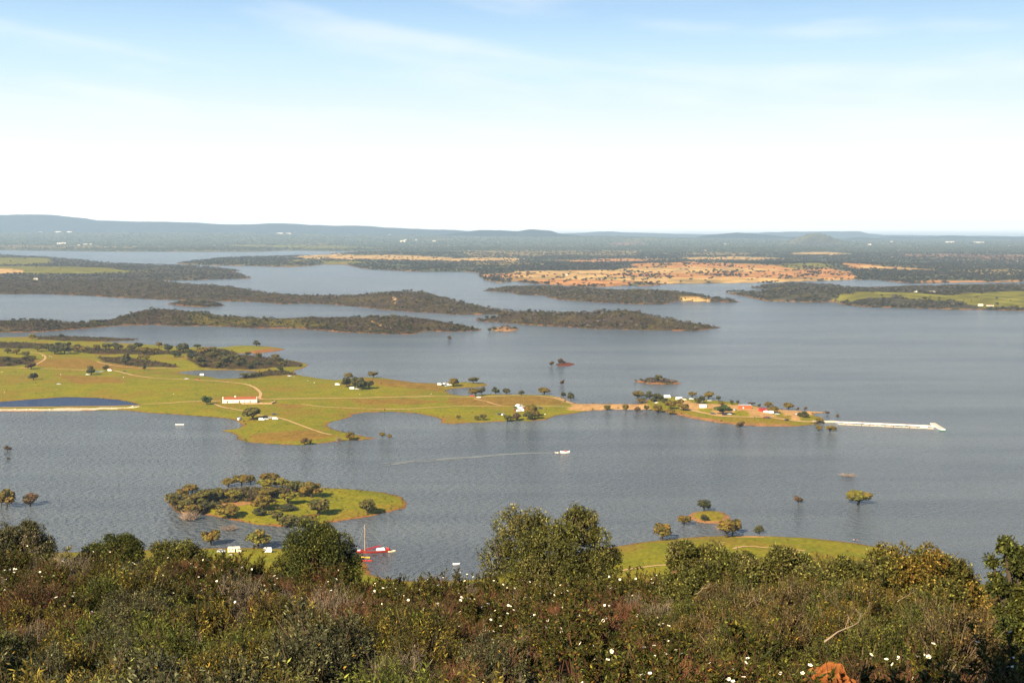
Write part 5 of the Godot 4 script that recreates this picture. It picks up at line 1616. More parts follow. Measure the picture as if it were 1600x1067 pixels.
# ================================================================ vehicles
func make_vehicle(kind: String, paint: Material) -> Node3D:
	var t := Node3D.new()
	var s := Shape.new()
	var l := 4.2
	var wheels := [-1.3, 1.3]
	var half := 0.86
	match kind:
		"car":
			s.prism(PackedVector2Array([Vector2(-2.1, 0.3), Vector2(2.1, 0.3), Vector2(2.12, 0.62), Vector2(1.95, 0.82), Vector2(1.0, 0.95), Vector2(0.45, 1.42), Vector2(-1.2, 1.45), Vector2(-1.85, 1.0), Vector2(-2.1, 0.9)]), half, 0.18, 0.85, 1.45)
			obj("body", s.done(), paint, t)
			for z in [-1.0, 1.0]:
				s = Shape.new()
				s.quad(Vector3(0.85, 0.97, z * (half - 0.03)), Vector3(0.42, 1.36, z * (half - 0.14)), Vector3(-1.12, 1.38, z * (half - 0.14)), Vector3(-1.6, 1.0, z * (half - 0.03)))
				obj("side_window", s.done(), mats.glass, t)
			s = Shape.new()
			s.quad(Vector3(0.99, 0.99, 0.72), Vector3(0.99, 0.99, -0.72), Vector3(0.52, 1.41, -0.66), Vector3(0.52, 1.41, 0.66))
			obj("windscreen", s.done(), mats.glass, t)
			s = Shape.new()
			s.quad(Vector3(-1.83, 1.06, 0.7), Vector3(-1.83, 1.06, -0.7), Vector3(-1.3, 1.43, -0.64), Vector3(-1.3, 1.43, 0.64))
			obj("rear_window", s.done(), mats.glass, t)
			for z in [-0.6, 0.6]:
				s = Shape.new()
				s.box(Vector3(2.1, 0.68, z), Vector3(0.08, 0.14, 0.3))
				obj("headlight", s.done(), mats.silver, t)
		"van", "motorhome":
			var big := kind == "motorhome"
			var h := 2.9 if big else 2.1
			half = 1.1 if big else 0.95
			l = 6.8 if big else 5.0
			wheels = [-l * 0.3, l * 0.33]
			if big:
				s.prism(PackedVector2Array([Vector2(-3.4, 0.4), Vector2(3.3, 0.4), Vector2(3.4, 1.1), Vector2(2.75, 1.35), Vector2(2.3, 1.95), Vector2(3.0, 2.25), Vector2(2.6, h), Vector2(-3.3, h), Vector2(-3.4, h - 0.2)]), half, 0.08, 2.4, h)
			else:
				s.prism(PackedVector2Array([Vector2(-2.5, 0.35), Vector2(2.4, 0.35), Vector2(2.5, 0.95), Vector2(1.75, 1.2), Vector2(1.15, h), Vector2(-2.45, h), Vector2(-2.5, h - 0.15)]), half, 0.12, 1.2, h)
			obj("body", s.done(), paint, t)
			s = Shape.new()
			var f: float = 2.74 if big else 1.74
			var g: float = 2.32 if big else 1.2
			var gy: float = 1.9 if big else 2.0
			s.quad(Vector3(f + 0.03, 1.4 if big else 1.25, half - 0.15), Vector3(f + 0.03, 1.4 if big else 1.25, -half + 0.15), Vector3(g + 0.04, gy, -half + 0.2), Vector3(g + 0.04, gy, half - 0.2))
			obj("windscreen", s.done(), mats.glass, t)
			for z in [-1.0, 1.0]:
				for x in ([-2.6, -0.9, 1.9] if big else [-1.7, -0.4, 0.9]):
					s = Shape.new()
					s.box(Vector3(x, 1.75 if big else 1.5, z * (half - 0.01 if big else half - 0.03)), Vector3(0.85, 0.55, 0.06))
					obj("window", s.done(), mats.glass, t)
			s = Shape.new()
			s.box(Vector3(0.5 if big else -1.0, 1.3 if big else 1.0, half + 0.01), Vector3(0.7, 1.7 if big else 1.1, 0.05))
			obj("door", s.done(), mats.black if big and paint == mats.cream else paint, t)
			if big:
				s = Shape.new()
				s.box(Vector3(-0.9, h + 0.06, 0), Vector3(0.8, 0.12, 0.8))
				obj("roof_hatch", s.done(), mats.grey, t)
		"caravan":
			l = 4.6
			wheels = [-0.2]
			half = 1.05
			s.prism(PackedVector2Array([Vector2(-2.0, 0.45), Vector2(2.0, 0.45), Vector2(2.3, 1.3), Vector2(1.9, 2.4), Vector2(1.4, 2.55), Vector2(-1.6, 2.55), Vector2(-2.1, 2.3), Vector2(-2.3, 1.2)]), half, 0.06, 2.0, 2.55)
			obj("body", s.done(), paint, t)
			for z in [-1.0, 1.0]:
				for x in [-1.0, 0.9]:
					s = Shape.new()
					s.box(Vector3(x, 1.7, z * half), Vector3(0.8, 0.5, 0.06))
					obj("window", s.done(), mats.glass, t)
			s = Shape.new()
			s.tube(Vector3(2.0, 0.5, 0), Vector3(3.3, 0.45, 0), 0.06, 0.06, 5, true)
			obj("drawbar", s.done(), mats.grey, t)
	for x in wheels:
		for z in [-1.0, 1.0]:
			s = Shape.new()
			s.tube(Vector3(x, 0.32, z * (half - 0.16)), Vector3(x, 0.32, z * (half + 0.03)), 0.32, 0.32, 12, true)
			var wheel := obj("wheel", s.done(), mats.tyre, t)
			s = Shape.new()
			s.tube(Vector3(x, 0.32, z * (half + 0.02)), Vector3(x, 0.32, z * (half + 0.05)), 0.19, 0.16, 8, true)
			obj("rim", s.done(), mats.rim, wheel)
	return t

func vehicle(kind: String, x: float, z: float, yaw: float, color: String, label: String, group: String) -> void:
	var key := kind + color
	var t: Node3D
	if not pool.has(key):
		pool[key] = make_vehicle(kind, mats[color])
		t = pool[key]
	else:
		t = pool[key].duplicate()
	t.name = numbered("camper_van" if kind == "van" else kind)
	t.position = Vector3(x, maxf(0.2, ground_y(Vector2(x, z))), z)
	t.rotation.y = deg_to_rad(yaw)
	add_child(t)
	tag(t, label, "camper van" if kind == "van" else kind, group)

# ================================================================ people: one smooth skin over a skeleton, meshed by surface nets
func figure(bones: Array, cell: float) -> ArrayMesh:
	var lo := Vector3(1e9, 1e9, 1e9)
	var hi := -lo
	for b in bones:
		for p in [b[0], b[1]]:
			lo = lo.min(p - Vector3.ONE * 0.2)
			hi = hi.max(p + Vector3.ONE * 0.2)
	var n := Vector3i((hi - lo) / cell) + Vector3i.ONE
	var f := PackedFloat32Array()
	f.resize(n.x * n.y * n.z)
	f.fill(1.0)
	var which := PackedByteArray()
	which.resize(f.size())
	var best := PackedFloat32Array()
	best.resize(f.size())
	best.fill(9.0)
	for bi in bones.size():
		var b: Array = bones[bi]
		var r := maxf(b[2], b[3]) + 0.1
		var l := Vector3i((b[0].min(b[1]) - Vector3.ONE * r - lo) / cell).clamp(Vector3i.ZERO, n - Vector3i.ONE)
		var h := Vector3i((b[0].max(b[1]) + Vector3.ONE * r - lo) / cell).clamp(Vector3i.ZERO, n - Vector3i.ONE)
		var ax: Vector3 = b[1] - b[0]
		for z in range(l.z, h.z + 1):
			for y in range(l.y, h.y + 1):
				for x in range(l.x, h.x + 1):
					var p := lo + Vector3(x, y, z) * cell
					var t := clampf((p - b[0]).dot(ax) / maxf(ax.length_squared(), 1e-6), 0, 1)
					var d := p.distance_to(b[0] + ax * t) - lerpf(b[2], b[3], t)
					var k := (z * n.y + y) * n.x + x
					if d < best[k]:
						best[k] = d
						which[k] = bi
					var o := f[k]
					var q := clampf(0.5 + 0.5 * (o - d) / 0.05, 0, 1)
					f[k] = lerpf(o, d, q) - 0.05 * q * (1 - q)
	var sh := Shape.new()
	var id := {}
	var step := [1, n.x, n.x * n.y]
	for z in n.z - 1:
		for y in n.y - 1:
			for x in n.x - 1:
				var k := (z * n.y + y) * n.x + x
				var sum := Vector3.ZERO
				var cuts := 0
				for e in [[0, 0, 1], [0, 1, 2], [0, 2, 4], [1, 1, 3], [1, 2, 5], [2, 0, 3], [2, 2, 6], [4, 0, 5], [4, 1, 6], [3, 2, 7], [5, 1, 7], [6, 0, 7]]:
					var ca := Vector3(e[0] & 1, (e[0] >> 1) & 1, e[0] >> 2)
					var cb := Vector3(e[2] & 1, (e[2] >> 1) & 1, e[2] >> 2)
					var va := f[k + int(ca.x) + int(ca.y) * step[1] + int(ca.z) * step[2]]
					var vb := f[k + int(cb.x) + int(cb.y) * step[1] + int(cb.z) * step[2]]
					if (va < 0.0) != (vb < 0.0):
						sum += ca.lerp(cb, va / (va - vb))
						cuts += 1
				if cuts:
					id[k] = sh.v.size()
					sh.v.append(lo + (Vector3(x, y, z) + sum / cuts) * cell)
					sh.c.append(bones[which[k]][4])
					sh.n.append(Vector3(f[k + 1] - f[k], f[k + step[1]] - f[k], f[k + step[2]] - f[k]).normalized())
	for z in range(1, n.z - 1):
		for y in range(1, n.y - 1):
			for x in range(1, n.x - 1):
				var k := (z * n.y + y) * n.x + x
				for ax in 3:
					if (f[k] < 0.0) != (f[k + step[ax]] < 0.0):
						var u: int = step[(ax + 1) % 3]
						var w: int = step[(ax + 2) % 3]
						var q := [id.get(k, -1), id.get(k - u, -1), id.get(k - u - w, -1), id.get(k - w, -1)]
						if q.min() >= 0:
							sh.i.append_array([q[0], q[1], q[2], q[0], q[2], q[3]])
	return sh.done()

func person(at: Vector3, yaw: float, top: Color, legs: Color, sitting: bool, label: String) -> void:
	var skin := Color(0.42, 0.24, 0.16)
	var hair := Color(0.05, 0.03, 0.02)
	var hip := Vector3(0, 0.5 if sitting else 0.92, 0)
	var chest := hip + Vector3(0.02, 0.42, 0)
	var b := [[hip, hip + Vector3(0, 0.2, 0), 0.14, 0.125, legs], [hip + Vector3(0, 0.18, 0), chest, 0.13, 0.15, top], [chest, chest + Vector3(0, 0.16, 0), 0.08, 0.055, skin], [chest + Vector3(0.02, 0.24, 0), chest + Vector3(0.02, 0.31, 0), 0.085, 0.095, skin], [chest + Vector3(-0.015, 0.3, 0), chest + Vector3(-0.015, 0.35, 0), 0.09, 0.085, hair]]
	for s in [-1.0, 1.0]:
		var sh := chest + Vector3(0, 0.04, s * 0.18)
		var el := sh + (Vector3(0.1, -0.26, s * 0.06) if not sitting else Vector3(0.16, -0.22, s * 0.05))
		var wr := el + (Vector3(0.12, -0.2, -s * 0.02) if not sitting else Vector3(0.24, -0.02, -s * 0.06))
		b.append([chest, sh, 0.1, 0.07, top])
		b.append([sh, el, 0.062, 0.048, top])
		b.append([el, wr, 0.045, 0.034, skin])
		b.append([wr, wr + Vector3(0.06, -0.06, 0), 0.035, 0.025, skin])
		var lp := hip + Vector3(0, 0, s * 0.1)
		var kn := lp + (Vector3(0.42, 0.03, s * 0.05) if sitting else Vector3(0.06 * s + 0.05, -0.43, s * 0.02))
		var an := kn + (Vector3(0.05, -0.44, 0) if sitting else Vector3(-0.1 * s - 0.05, -0.42, 0))
		b.append([lp, kn, 0.095, 0.062, legs])
		b.append([kn, an, 0.06, 0.042, legs])
		b.append([an + Vector3(-0.03, -0.03, 0), an + Vector3(0.16, -0.045, 0), 0.045, 0.036, Color(0.03, 0.03, 0.03)])
	var t := thing("person", label, "person", Vector3(at.x, ground_y(Vector2(at.x, at.z)), at.z), yaw)
	obj("body", figure(b, 0.035), mats.skin, t)

func make_people() -> void:
	person(Vector3(183.6, 0, -674.8), 1.2, Color(0.75, 0.75, 0.78), Color(0.05, 0.05, 0.07), false, "person in white top standing at the right meadow's waterline")
	person(Vector3(185.2, 0, -674.3), 1.9, Color(0.6, 0.03, 0.03), Color(0.25, 0.3, 0.4), false, "person in red top standing at the right meadow's waterline")
	person(Vector3(-136.3, 0, -644.4), 2.6, Color(0.03, 0.04, 0.08), Color(0.02, 0.02, 0.03), false, "person in dark clothes standing right of the cream motorhome")
	person(Vector3(-139.3, 0, -639.4), 0.4, Color(0.7, 0.68, 0.65), Color(0.1, 0.12, 0.2), true, "person in pale top sitting before the cream motorhome's door")
	person(Vector3(-141.6, 0, -636.4), 0.2, Color(0.5, 0.12, 0.08), Color(0.12, 0.1, 0.1), true, "person in reddish top sitting at the camp table by the motorhome")
	for k in 2:
		var p: Vector3 = Vector3(-139.3, 0, -639.4) if k == 0 else Vector3(-141.6, 0, -636.4)
		var c := thing("camp_chair", ["camp chair under the person in pale top", "camp chair under the person in reddish top"][k], "chair", Vector3(p.x, ground_y(Vector2(p.x, p.z)), p.z), 0.3)
		var s := Shape.new()
		s.box(Vector3(0, 0.36, 0), Vector3(0.5, 0.05, 0.5))
		obj("seat", s.done(), mats.blue, c)
		s = Shape.new()
		s.box(Vector3(-0.27, 0.7, 0), Vector3(0.05, 0.55, 0.5))
		obj("backrest", s.done(), mats.blue, c)
		for x in [-0.2, 0.2]:
			for z in [-0.2, 0.2]:
				s = Shape.new()
				s.tube(Vector3(x, -0.05, z), Vector3(x, 0.36, z), 0.02, 0.02, 5)
				obj("leg", s.done(), mats.grey, c)
	var a: Vector3 = Vector3(-142.3, 0, -635.4)
	var t := thing("camp_table", "white folding camp table in front of the cream motorhome", "table", Vector3(a.x, ground_y(Vector2(a.x, a.z)), a.z), 0.2)
	var q := Shape.new()
	q.box(Vector3(0, 0.72, 0), Vector3(1.4, 0.05, 0.8))
	obj("tabletop", q.done(), mats.white, t)
	for x in [-0.6, 0.6]:
		for z in [-0.3, 0.3]:
			q = Shape.new()
			q.tube(Vector3(x, -0.05, z), Vector3(x, 0.7, z), 0.025, 0.025, 5)
			obj("leg", q.done(), mats.grey, t)
	var e: Vector3 = Vector3(85.6, 0, -613.4)
	q = Shape.new()
	q.prism(PackedVector2Array([Vector2(-2.2, 0.0), Vector2(2.2, 0.0), Vector2(2.0, 0.5), Vector2(0.3, 0.9), Vector2(-1.9, 0.6)]), 1.0, 0.3, 0.0, 0.9)
	var tp := obj("blue_tarpaulin", q.done(), mats.blue)
	tp.position = Vector3(e.x, ground_y(Vector2(e.x, e.z)), e.z)
	tag(tp, "blue tarpaulin covering a heap beside the right meadow's path", "tarpaulin")

# ================================================================ the thicket on the near slope
func rockrose(seed_: int) -> Dictionary:
	var r := RandomNumberGenerator.new()
	r.seed = seed_
	var st := Shape.new()
	var lf := Shape.new()
	var tips := []
	for k in 15:
		var a := r.randf() * TAU
		var lean := r.randf_range(0.08, 0.6)
		var hh := r.randf_range(1.0, 2.0) * (1.0 - lean * 0.3)
		var foot := Vector3(cos(a), 0, sin(a)) * 0.12 * r.randf()
		var top := Vector3(cos(a) * lean * hh, hh, sin(a) * lean * hh)
		st.color = Color(0.07, 0.034, 0.022) * r.randf_range(0.6, 1.8)
		var kn := foot.lerp(top, 0.5) + Vector3(r.randfn(), 0, r.randfn()) * 0.05
		st.tube(foot - Vector3(0, 0.3, 0), kn, 0.02, 0.013, 4)
		st.tube(kn, top, 0.013, 0.006, 4)
		for m in 10:
			var q := kn.lerp(top, r.randf_range(-0.1, 1.0))
			var tw := (Vector3(r.randfn() * 0.5, r.randf_range(0.5, 1.1), r.randfn() * 0.5) + Vector3(cos(a), 0, sin(a)) * 0.25).normalized() * r.randf_range(0.14, 0.3)
			st.tube(q, q + tw, 0.005, 0.002, 3)
			if m < 3:
				tips.append(q + tw * 1.25)
			if r.randf() < 0.1:
				continue
			var tone := Color(0.03, 0.034, 0.008).lerp(Color(0.095, 0.088, 0.013), r.randf() * r.randf())
			for l in 15:
				var p := q + tw * (0.1 + 0.95 * l / 14.0)
				var out := (tw.normalized() * 0.75 + Vector3(r.randfn(), r.randfn() * 0.6 + 0.2, r.randfn()) * 0.7).normalized()
				var ac := out.cross(Vector3(r.randfn(), r.randfn(), r.randfn())).normalized()
				lf.color = tone * (r.randf_range(1.7, 3.2) if r.randf() < 0.13 else r.randf_range(0.5, 1.1))  # a few leaves painted brighter as sun highlights, the rest darker
				if r.randf() < 0.04:
					lf.color = Color(0.2, 0.11, 0.02)
				lf.leaf(p, out * r.randf_range(0.07, 0.125), ac * r.randf_range(0.013, 0.023))
	tips.sort_custom(func(a, b): return a.y > b.y)
	return {"stems": st.done(), "foliage": lf.done(), "tips": tips}

# a rounded shrub: twigs gathered in clumps over a lobed dome, with dark gaps between the clumps
func dome_shrub(seed_: int, width: float, tall: float, clumps: int, tones: Array, leaf: float, slim: float, bark: Color, bare := 0.0) -> Dictionary:
	var r := RandomNumberGenerator.new()
	r.seed = seed_
	var st := Shape.new()
	var lf := Shape.new()
	var tips := []
	var lobes := []
	for k in 7:
		var a := TAU * k / 7.0 + r.randf()
		lobes.append([Vector3(cos(a), 0, sin(a)) * width * 0.26 * r.randf_range(0.4, 1.1), r.randf_range(0.7, 1.05)])
	for k in 16:
		var lb: Array = lobes[k % 7]
		st.color = bark * r.randf_range(0.6, 1.4)
		var kn: Vector3 = lb[0] * 0.6 + Vector3(r.randfn() * 0.1, tall * 0.35, r.randfn() * 0.1)
		st.tube(Vector3(r.randfn() * 0.12, -0.4, r.randfn() * 0.12), kn, 0.04, 0.026, 5)
		st.tube(kn, lb[0] * 1.3 + Vector3(r.randfn() * width * 0.1, tall * r.randf_range(0.7, 0.95), r.randfn() * width * 0.1), 0.026, 0.008, 5)
	for k in clumps:
		var lb: Array = lobes[k % 7]
		var n := Vector3(r.randfn(), absf(r.randfn()) * 0.9 - 0.15, r.randfn()).normalized()
		var c: Vector3 = lb[0] + n * Vector3(width * 0.27, tall * 0.5 * lb[1], width * 0.27) * r.randf_range(0.75, 1.0) + Vector3(0, tall * 0.45 * lb[1], 0)
		st.color = bark * r.randf_range(0.6, 1.3)
		st.tube(lb[0] * 0.8 + Vector3(0, tall * 0.4, 0), c, 0.014, 0.006, 4)
		tips.append(c + n * leaf * 3.0)
		var tone: Color = tones[r.randi() % tones.size()]
		var lean := Vector3(r.randfn() * 0.3, r.randf_range(0.3, 0.9), r.randfn() * 0.3)
		for m in 9:
			var q := c + Vector3(r.randfn(), r.randfn(), r.randfn()) * leaf * 1.1
			var tw := (n * 0.7 + lean + Vector3(r.randfn(), r.randfn(), r.randfn()) * 0.3).normalized() * leaf * r.randf_range(2.0, 4.5)
			if m < 3 or r.randf() < bare:
				st.color = bark * r.randf_range(0.7, 1.6)
				st.tube(q - tw * 0.5, q + tw * (1.4 if bare > 0.3 else 1.0), 0.005, 0.002, 3)
			if r.randf() < bare:
				continue
			for l in 9:
				var p := q + tw * (l / 8.0)
				var out := (tw.normalized() * 0.8 + Vector3(r.randfn(), r.randfn(), r.randfn()) * 0.6).normalized()
				var ac := out.cross(Vector3(r.randfn(), r.randfn(), r.randfn())).normalized()
				lf.color = tone * (r.randf_range(1.7, 3.2) if r.randf() < 0.13 else r.randf_range(0.5, 1.1))  # sunlit glints put into the colour of some leaves
				if r.randf() < 0.005:
					lf.color = Color(0.3, 0.18, 0.02)
				lf.leaf(p, out * leaf * r.randf_range(0.8, 1.4), ac * leaf * slim * r.randf_range(0.7, 1.2))
	return {"stems": st.done(), "foliage": lf.done(), "tips": tips}

# one crooked limb along +x with side branches, unit length
func dead_branches(seed_: int) -> ArrayMesh:
	var r := RandomNumberGenerator.new()
	r.seed = seed_
	var sh := Shape.new()
	var p := Vector3.ZERO
	var dir := Vector3(1, 0.05, 0)
	var rad := 0.02
	for m in 7:
		sh.color = Color(0.29, 0.22, 0.15) * r.randf_range(0.5, 1.0)
		var q := p + dir * 0.15
		sh.tube(p, q, rad, rad * 0.82, 6)
		if m > 1:
			var e := q + (dir + Vector3(r.randfn() * 0.4, r.randf_range(0.2, 1.1), r.randfn() * 0.6)).normalized() * r.randf_range(0.14, 0.3)
			sh.tube(q, e, rad * 0.5, 0.005, 4)
			sh.tube(e.lerp(q, 0.4), e + Vector3(r.randfn(), r.randf(), r.randfn()) * 0.08, rad * 0.25, 0.003, 4)
		p = q
		rad *= 0.8
		dir = (dir + Vector3(0, r.randfn(), r.randfn()) * 0.22).normalized()
	return sh.done()

func flower_shape() -> ArrayMesh:
	var sh := Shape.new()
	for k in 5:
		var a := TAU * k / 5
		var o := Vector3(cos(a), 0.35, sin(a))
		var w := Vector3(-sin(a), 0, cos(a))
		var c := Vector3(0, 0, 0)
		sh.quad(c, c + o * 0.03 + w * 0.022, c + o * 0.046, c + o * 0.03 - w * 0.022)
	return sh.done()

func shrub(called: String, proto: Dictionary, key: String, p: Vector2, size: Vector3, flowers: int, label: String, category: String, group: String) -> Node3D:
	var t: Node3D
	if not pool.has(key):
		t = Node3D.new()
		obj("stems", proto.stems, mats.wood, t)
		var f := obj("foliage", proto.foliage, mats.near_leaves, t)
		f.set_meta("kind", "stuff")
		pool[key] = t
	t = pool[key].duplicate()
	t.name = numbered(called)
	t.position = Vector3(p.x, hill_y(p), p.y)
	t.rotation = Vector3(rng.randf_range(-0.06, 0.06), rng.randf() * TAU, rng.randf_range(-0.06, 0.06))
	t.scale = size
	add_child(t)
	tag(t, label, category, group)
	for k in flowers:
		var f := obj("flower", pool.flower, mats.petal, t)
		f.position = proto.tips[rng.randi() % int(proto.tips.size() * 0.45)] + Vector3(0, 0.03, 0)
		f.rotation = Vector3(rng.randf_range(-0.2, 1.1), rng.randf() * TAU, rng.randf_range(-0.5, 0.5))
		var s := rng.randf_range(1.15, 1.6)
		f.scale = Vector3(s / size.x, s / size.y, s / size.z)
		var c := obj("flower_centre", pool.pollen, mats.pollen, f)
		c.position.y = 0.008
	return t

func big_tree(x: float, z: float, base: float, w: float, h: float, leaves: int, tones: Array, label: String, lobes: Array) -> void:
	var r := RandomNumberGenerator.new()
	r.seed = int(x * 13 + z * 7)
	var y := hill_y(Vector2(x, z)) + base
	var t := thing("holm_oak", label, "tree", Vector3(x, y, z))
	var st := Shape.new()
	st.color = Color(0.07, 0.055, 0.04)
	st.tube(Vector3(0, -0.6, 0), Vector3(0.1, h * 0.35, 0), 0.28, 0.2, 8)
	var lf := Shape.new()
	for b in lobes:
		var c := Vector3(b[0] * w, b[1] * h, b[2] * w)
		st.tube(Vector3(0.1, h * 0.33, 0), c * Vector3(0.6, 0.8, 0.6), 0.14, 0.08, 6)
		st.tube(c * Vector3(0.6, 0.8, 0.6), c + Vector3(0, b[3] * w * 0.5, 0), 0.08, 0.03, 5)
		for k in 6:
			var e: Vector3 = c + Vector3(r.randfn(), r.randfn() * 0.7 + 0.3, r.randfn()) * b[3] * w * 0.5
			st.tube(c, e, 0.04, 0.012, 4)
	var total := 0.0
	for b in lobes:
		total += b[3] * b[3]
	for b in lobes:
		var c := Vector3(b[0] * w, b[1] * h, b[2] * w)
		var rad: float = b[3] * w
		var sub := []
		for k in 22:
			sub.append([Vector3(r.randfn(), r.randfn() + 0.25, r.randfn()).normalized() * rad * r.randf_range(0.5, 0.85), rad * r.randf_range(0.26, 0.42), tones[r.randi() % tones.size()]])
		for k in int(leaves / 5.0 * b[3] * b[3] / total):
			var s: Array = sub[r.randi() % 22]
			var n := Vector3(r.randfn(), r.randfn(), r.randfn()).normalized()
			var q: Vector3 = c + s[0] + n * s[1] * (1.0 - 0.5 * r.randf() * r.randf())
			var tone: Color = s[2]
			for l in 5:
				var p := q + Vector3(r.randfn(), r.randfn(), r.randfn()) * 0.06
				var out := (n * 0.6 + Vector3(r.randfn(), r.randfn(), r.randfn()) * 0.8).normalized()
				var ac := out.cross(Vector3(r.randfn(), r.randfn(), r.randfn())).normalized()
				lf.color = tone * (r.randf_range(1.7, 3.2) if r.randf() < 0.13 else r.randf_range(0.5, 1.1))  # scattered bright leaves carry painted highlights
				lf.leaf(p, out * r.randf_range(0.1, 0.18), ac * r.randf_range(0.026, 0.045))
	obj("trunk", st.done(), mats.wood, t)
	var f := obj("crown", lf.done(), mats.near_leaves, t)
	f.set_meta("kind", "stuff")

func make_thicket() -> void:
	pool.flower = flower_shape()
	var pc := Shape.new()
	pc.tube(Vector3(0, -0.004, 0), Vector3(0, 0.006, 0), 0.012, 0.008, 6, true)
	pool.pollen = pc.done()
	var protos := {"rose": [], "broom": [], "bush": [], "heath": []}
	for k in 4:
		protos.rose.append(rockrose(900 + k))
	var greens := [[Color(0.045, 0.056, 0.011), Color(0.028, 0.036, 0.009), Color(0.09, 0.1, 0.018)], [Color(0.066, 0.055, 0.011), Color(0.034, 0.032, 0.009), Color(0.135, 0.105, 0.02), Color(0.045, 0.042, 0.01)], [Color(0.06, 0.062, 0.03), Color(0.04, 0.043, 0.022), Color(0.09, 0.088, 0.04)]]
	var olives := [[Color(0.055, 0.06, 0.012), Color(0.036, 0.042, 0.01), Color(0.085, 0.082, 0.016)], [Color(0.085, 0.066, 0.012), Color(0.05, 0.047, 0.011), Color(0.1, 0.066, 0.013), Color(0.04, 0.04, 0.01)], [Color(0.085, 0.055, 0.016), Color(0.06, 0.045, 0.016), Color(0.07, 0.062, 0.02), Color(0.045, 0.04, 0.014)]]
	var russets := [[Color(0.06, 0.04, 0.018), Color(0.045, 0.036, 0.014), Color(0.038, 0.04, 0.012)], [Color(0.085, 0.045, 0.018), Color(0.06, 0.035, 0.015), Color(0.05, 0.042, 0.014)], [Color(0.075, 0.062, 0.04), Color(0.055, 0.048, 0.028), Color(0.04, 0.038, 0.018)]]
	for k in 6:
		protos.broom.append(dome_shrub(930 + k, 1.9, 1.6 + 0.1 * k, 90, greens[k % 3], 0.1 - 0.01 * (k % 3), 0.13 + 0.03 * (k % 3), Color(0.08, 0.055, 0.035)))
		protos.bush.append(dome_shrub(950 + k, 2.7, 2.5 + 0.12 * k, 150, olives[k % 3], 0.085, 0.24, Color(0.13, 0.095, 0.062), 0.04 + 0.05 * (k % 3)))
		protos.heath.append(dome_shrub(970 + k, 1.7, 1.25 + 0.06 * k, 70, russets[k % 3], 0.065, 0.18, [Color(0.11, 0.055, 0.034), Color(0.14, 0.06, 0.035), Color(0.14, 0.11, 0.08)][k % 3], 0.5))
	var spots := {"rose": [], "broom": [], "bush": [], "heath": []}
	var d := 19.0
	while d < 108.0:
		var gap := 1.2 + d * 0.007
		var x := -d * 0.43 - 2.0
		while x < d * 0.43 + 2.0:
			var p := Vector2(x + rng.randf_range(-0.5, 0.5) * gap, -d + rng.randf_range(-0.5, 0.5) * gap)
			x += gap
			var t := p.x / -p.y
			if absf(t - 0.251) < 0.03 and p.y > -29.0 and p.y < -18.0 and (p.y < -26.5 or rng.randf() < 0.8):
				continue
			var n := fine_noise.get_noise_2d(p.x / 5.0 + 40.0, p.y / 5.0)
			var choice := "rose"
			if t < 0.0 and d < 46.0 and n > -0.12 - (0.3 if t < -0.12 else 0.0):
				choice = "broom"
			elif t > 0.13 and d > 38.0 and n > -0.3:
				choice = "bush"
			elif t < -0.26 and t > -0.33 and d > 44.0 and d < 62.0:
				choice = "broom"
			elif n < -0.08:
				choice = "heath"
			var hollow := fine_noise.get_noise_2d(p.x / 2.6 + 13.0, p.y / 3.2)
			if hollow < -0.3 or rng.randf() < 0.06:
				continue
			if d > 84.0 and absf(t - 0.1) < 0.07:
				continue
			spots[choice].append([p, rng.randf_range(0.6, 1.2) * (1.0 + 0.6 * hollow), n])
		d += gap * 0.9
	var below := [[-0.32, "at the picture's left edge"], [-0.24, "below the broad green oak"], [-0.17, "below the cream motorhome"], [-0.1, "below the barge's oak"], [-0.03, "below the open water"], [0.08, "below the twin topped oak"], [0.16, "below the right meadow's path"], [0.27, "below the upright bush trees"], [0.33, "below the golden bush tree"], [9.0, "at the picture's right edge"]]
	for kind in spots:
		var seen := {}
		var rest := []
		var count := 0
		for q in spots[kind]:
			var p: Vector2 = q[0]
			var s: float = q[1]
			var t := p.x / -p.y
			var shape := rng.randi() % 4
			if kind != "rose":
				shape = clampi(int((fine_noise.get_noise_2d(p.x / 4.0 - 70.0, p.y / 4.0) + 0.5 + rng.randf_range(-0.15, 0.15)) * 3.0), 0, 2) + 3 * (rng.randi() % 2)
			var size := Vector3(s, s, s)
			if kind == "rose":
				size = Vector3(s * 1.1, s * (1.0 + 0.25 * maxf(0.0, q[2])), s * 1.1)
			if kind == "bush":
				size *= (0.7 + 0.3 * smoothstep(0.13, 0.2, t)) * minf(1.0, 1.06 / s)
			if count >= 295 or absf(t) > 0.43:
				rest.append([p, size, shape])
				continue
			count += 1
			var place := ""
			for b in below:
				if t < b[0]:
					place = b[1]
					break
			var deep := "in front " if p.y > -30.0 else "midway " if p.y > -50.0 else "at the rear "
			var bloom := 0
			if kind == "rose" and rng.randf() < 0.8:
				bloom = rng.randi_range(1, 6)
			var look: String = {"rose": "rockrose with %s" % ["no flower", "one white flower", "two white flowers", "three white flowers", "four white flowers", "five white flowers", "six white flowers"][bloom], "broom": "fine leaved green shrub", "bush": "olive brown bush", "heath": "dry reddish twiggy shrub"}[kind]
			look = ("low " if s < 0.86 else "tall " if s > 1.06 else "") + look
			shrub({"rose": "rockrose", "broom": "broom_shrub", "bush": "olive_bush", "heath": "dry_shrub"}[kind], protos[kind][shape], kind + str(shape), p, size, bloom, look + " " + deep + place, "shrub", {"rose": "rockrose shrubs of the near thicket", "broom": "fine leaved green shrubs of the near thicket", "bush": "olive brown bushes of the near thicket", "heath": "dry twiggy shrubs of the near thicket"}[kind])
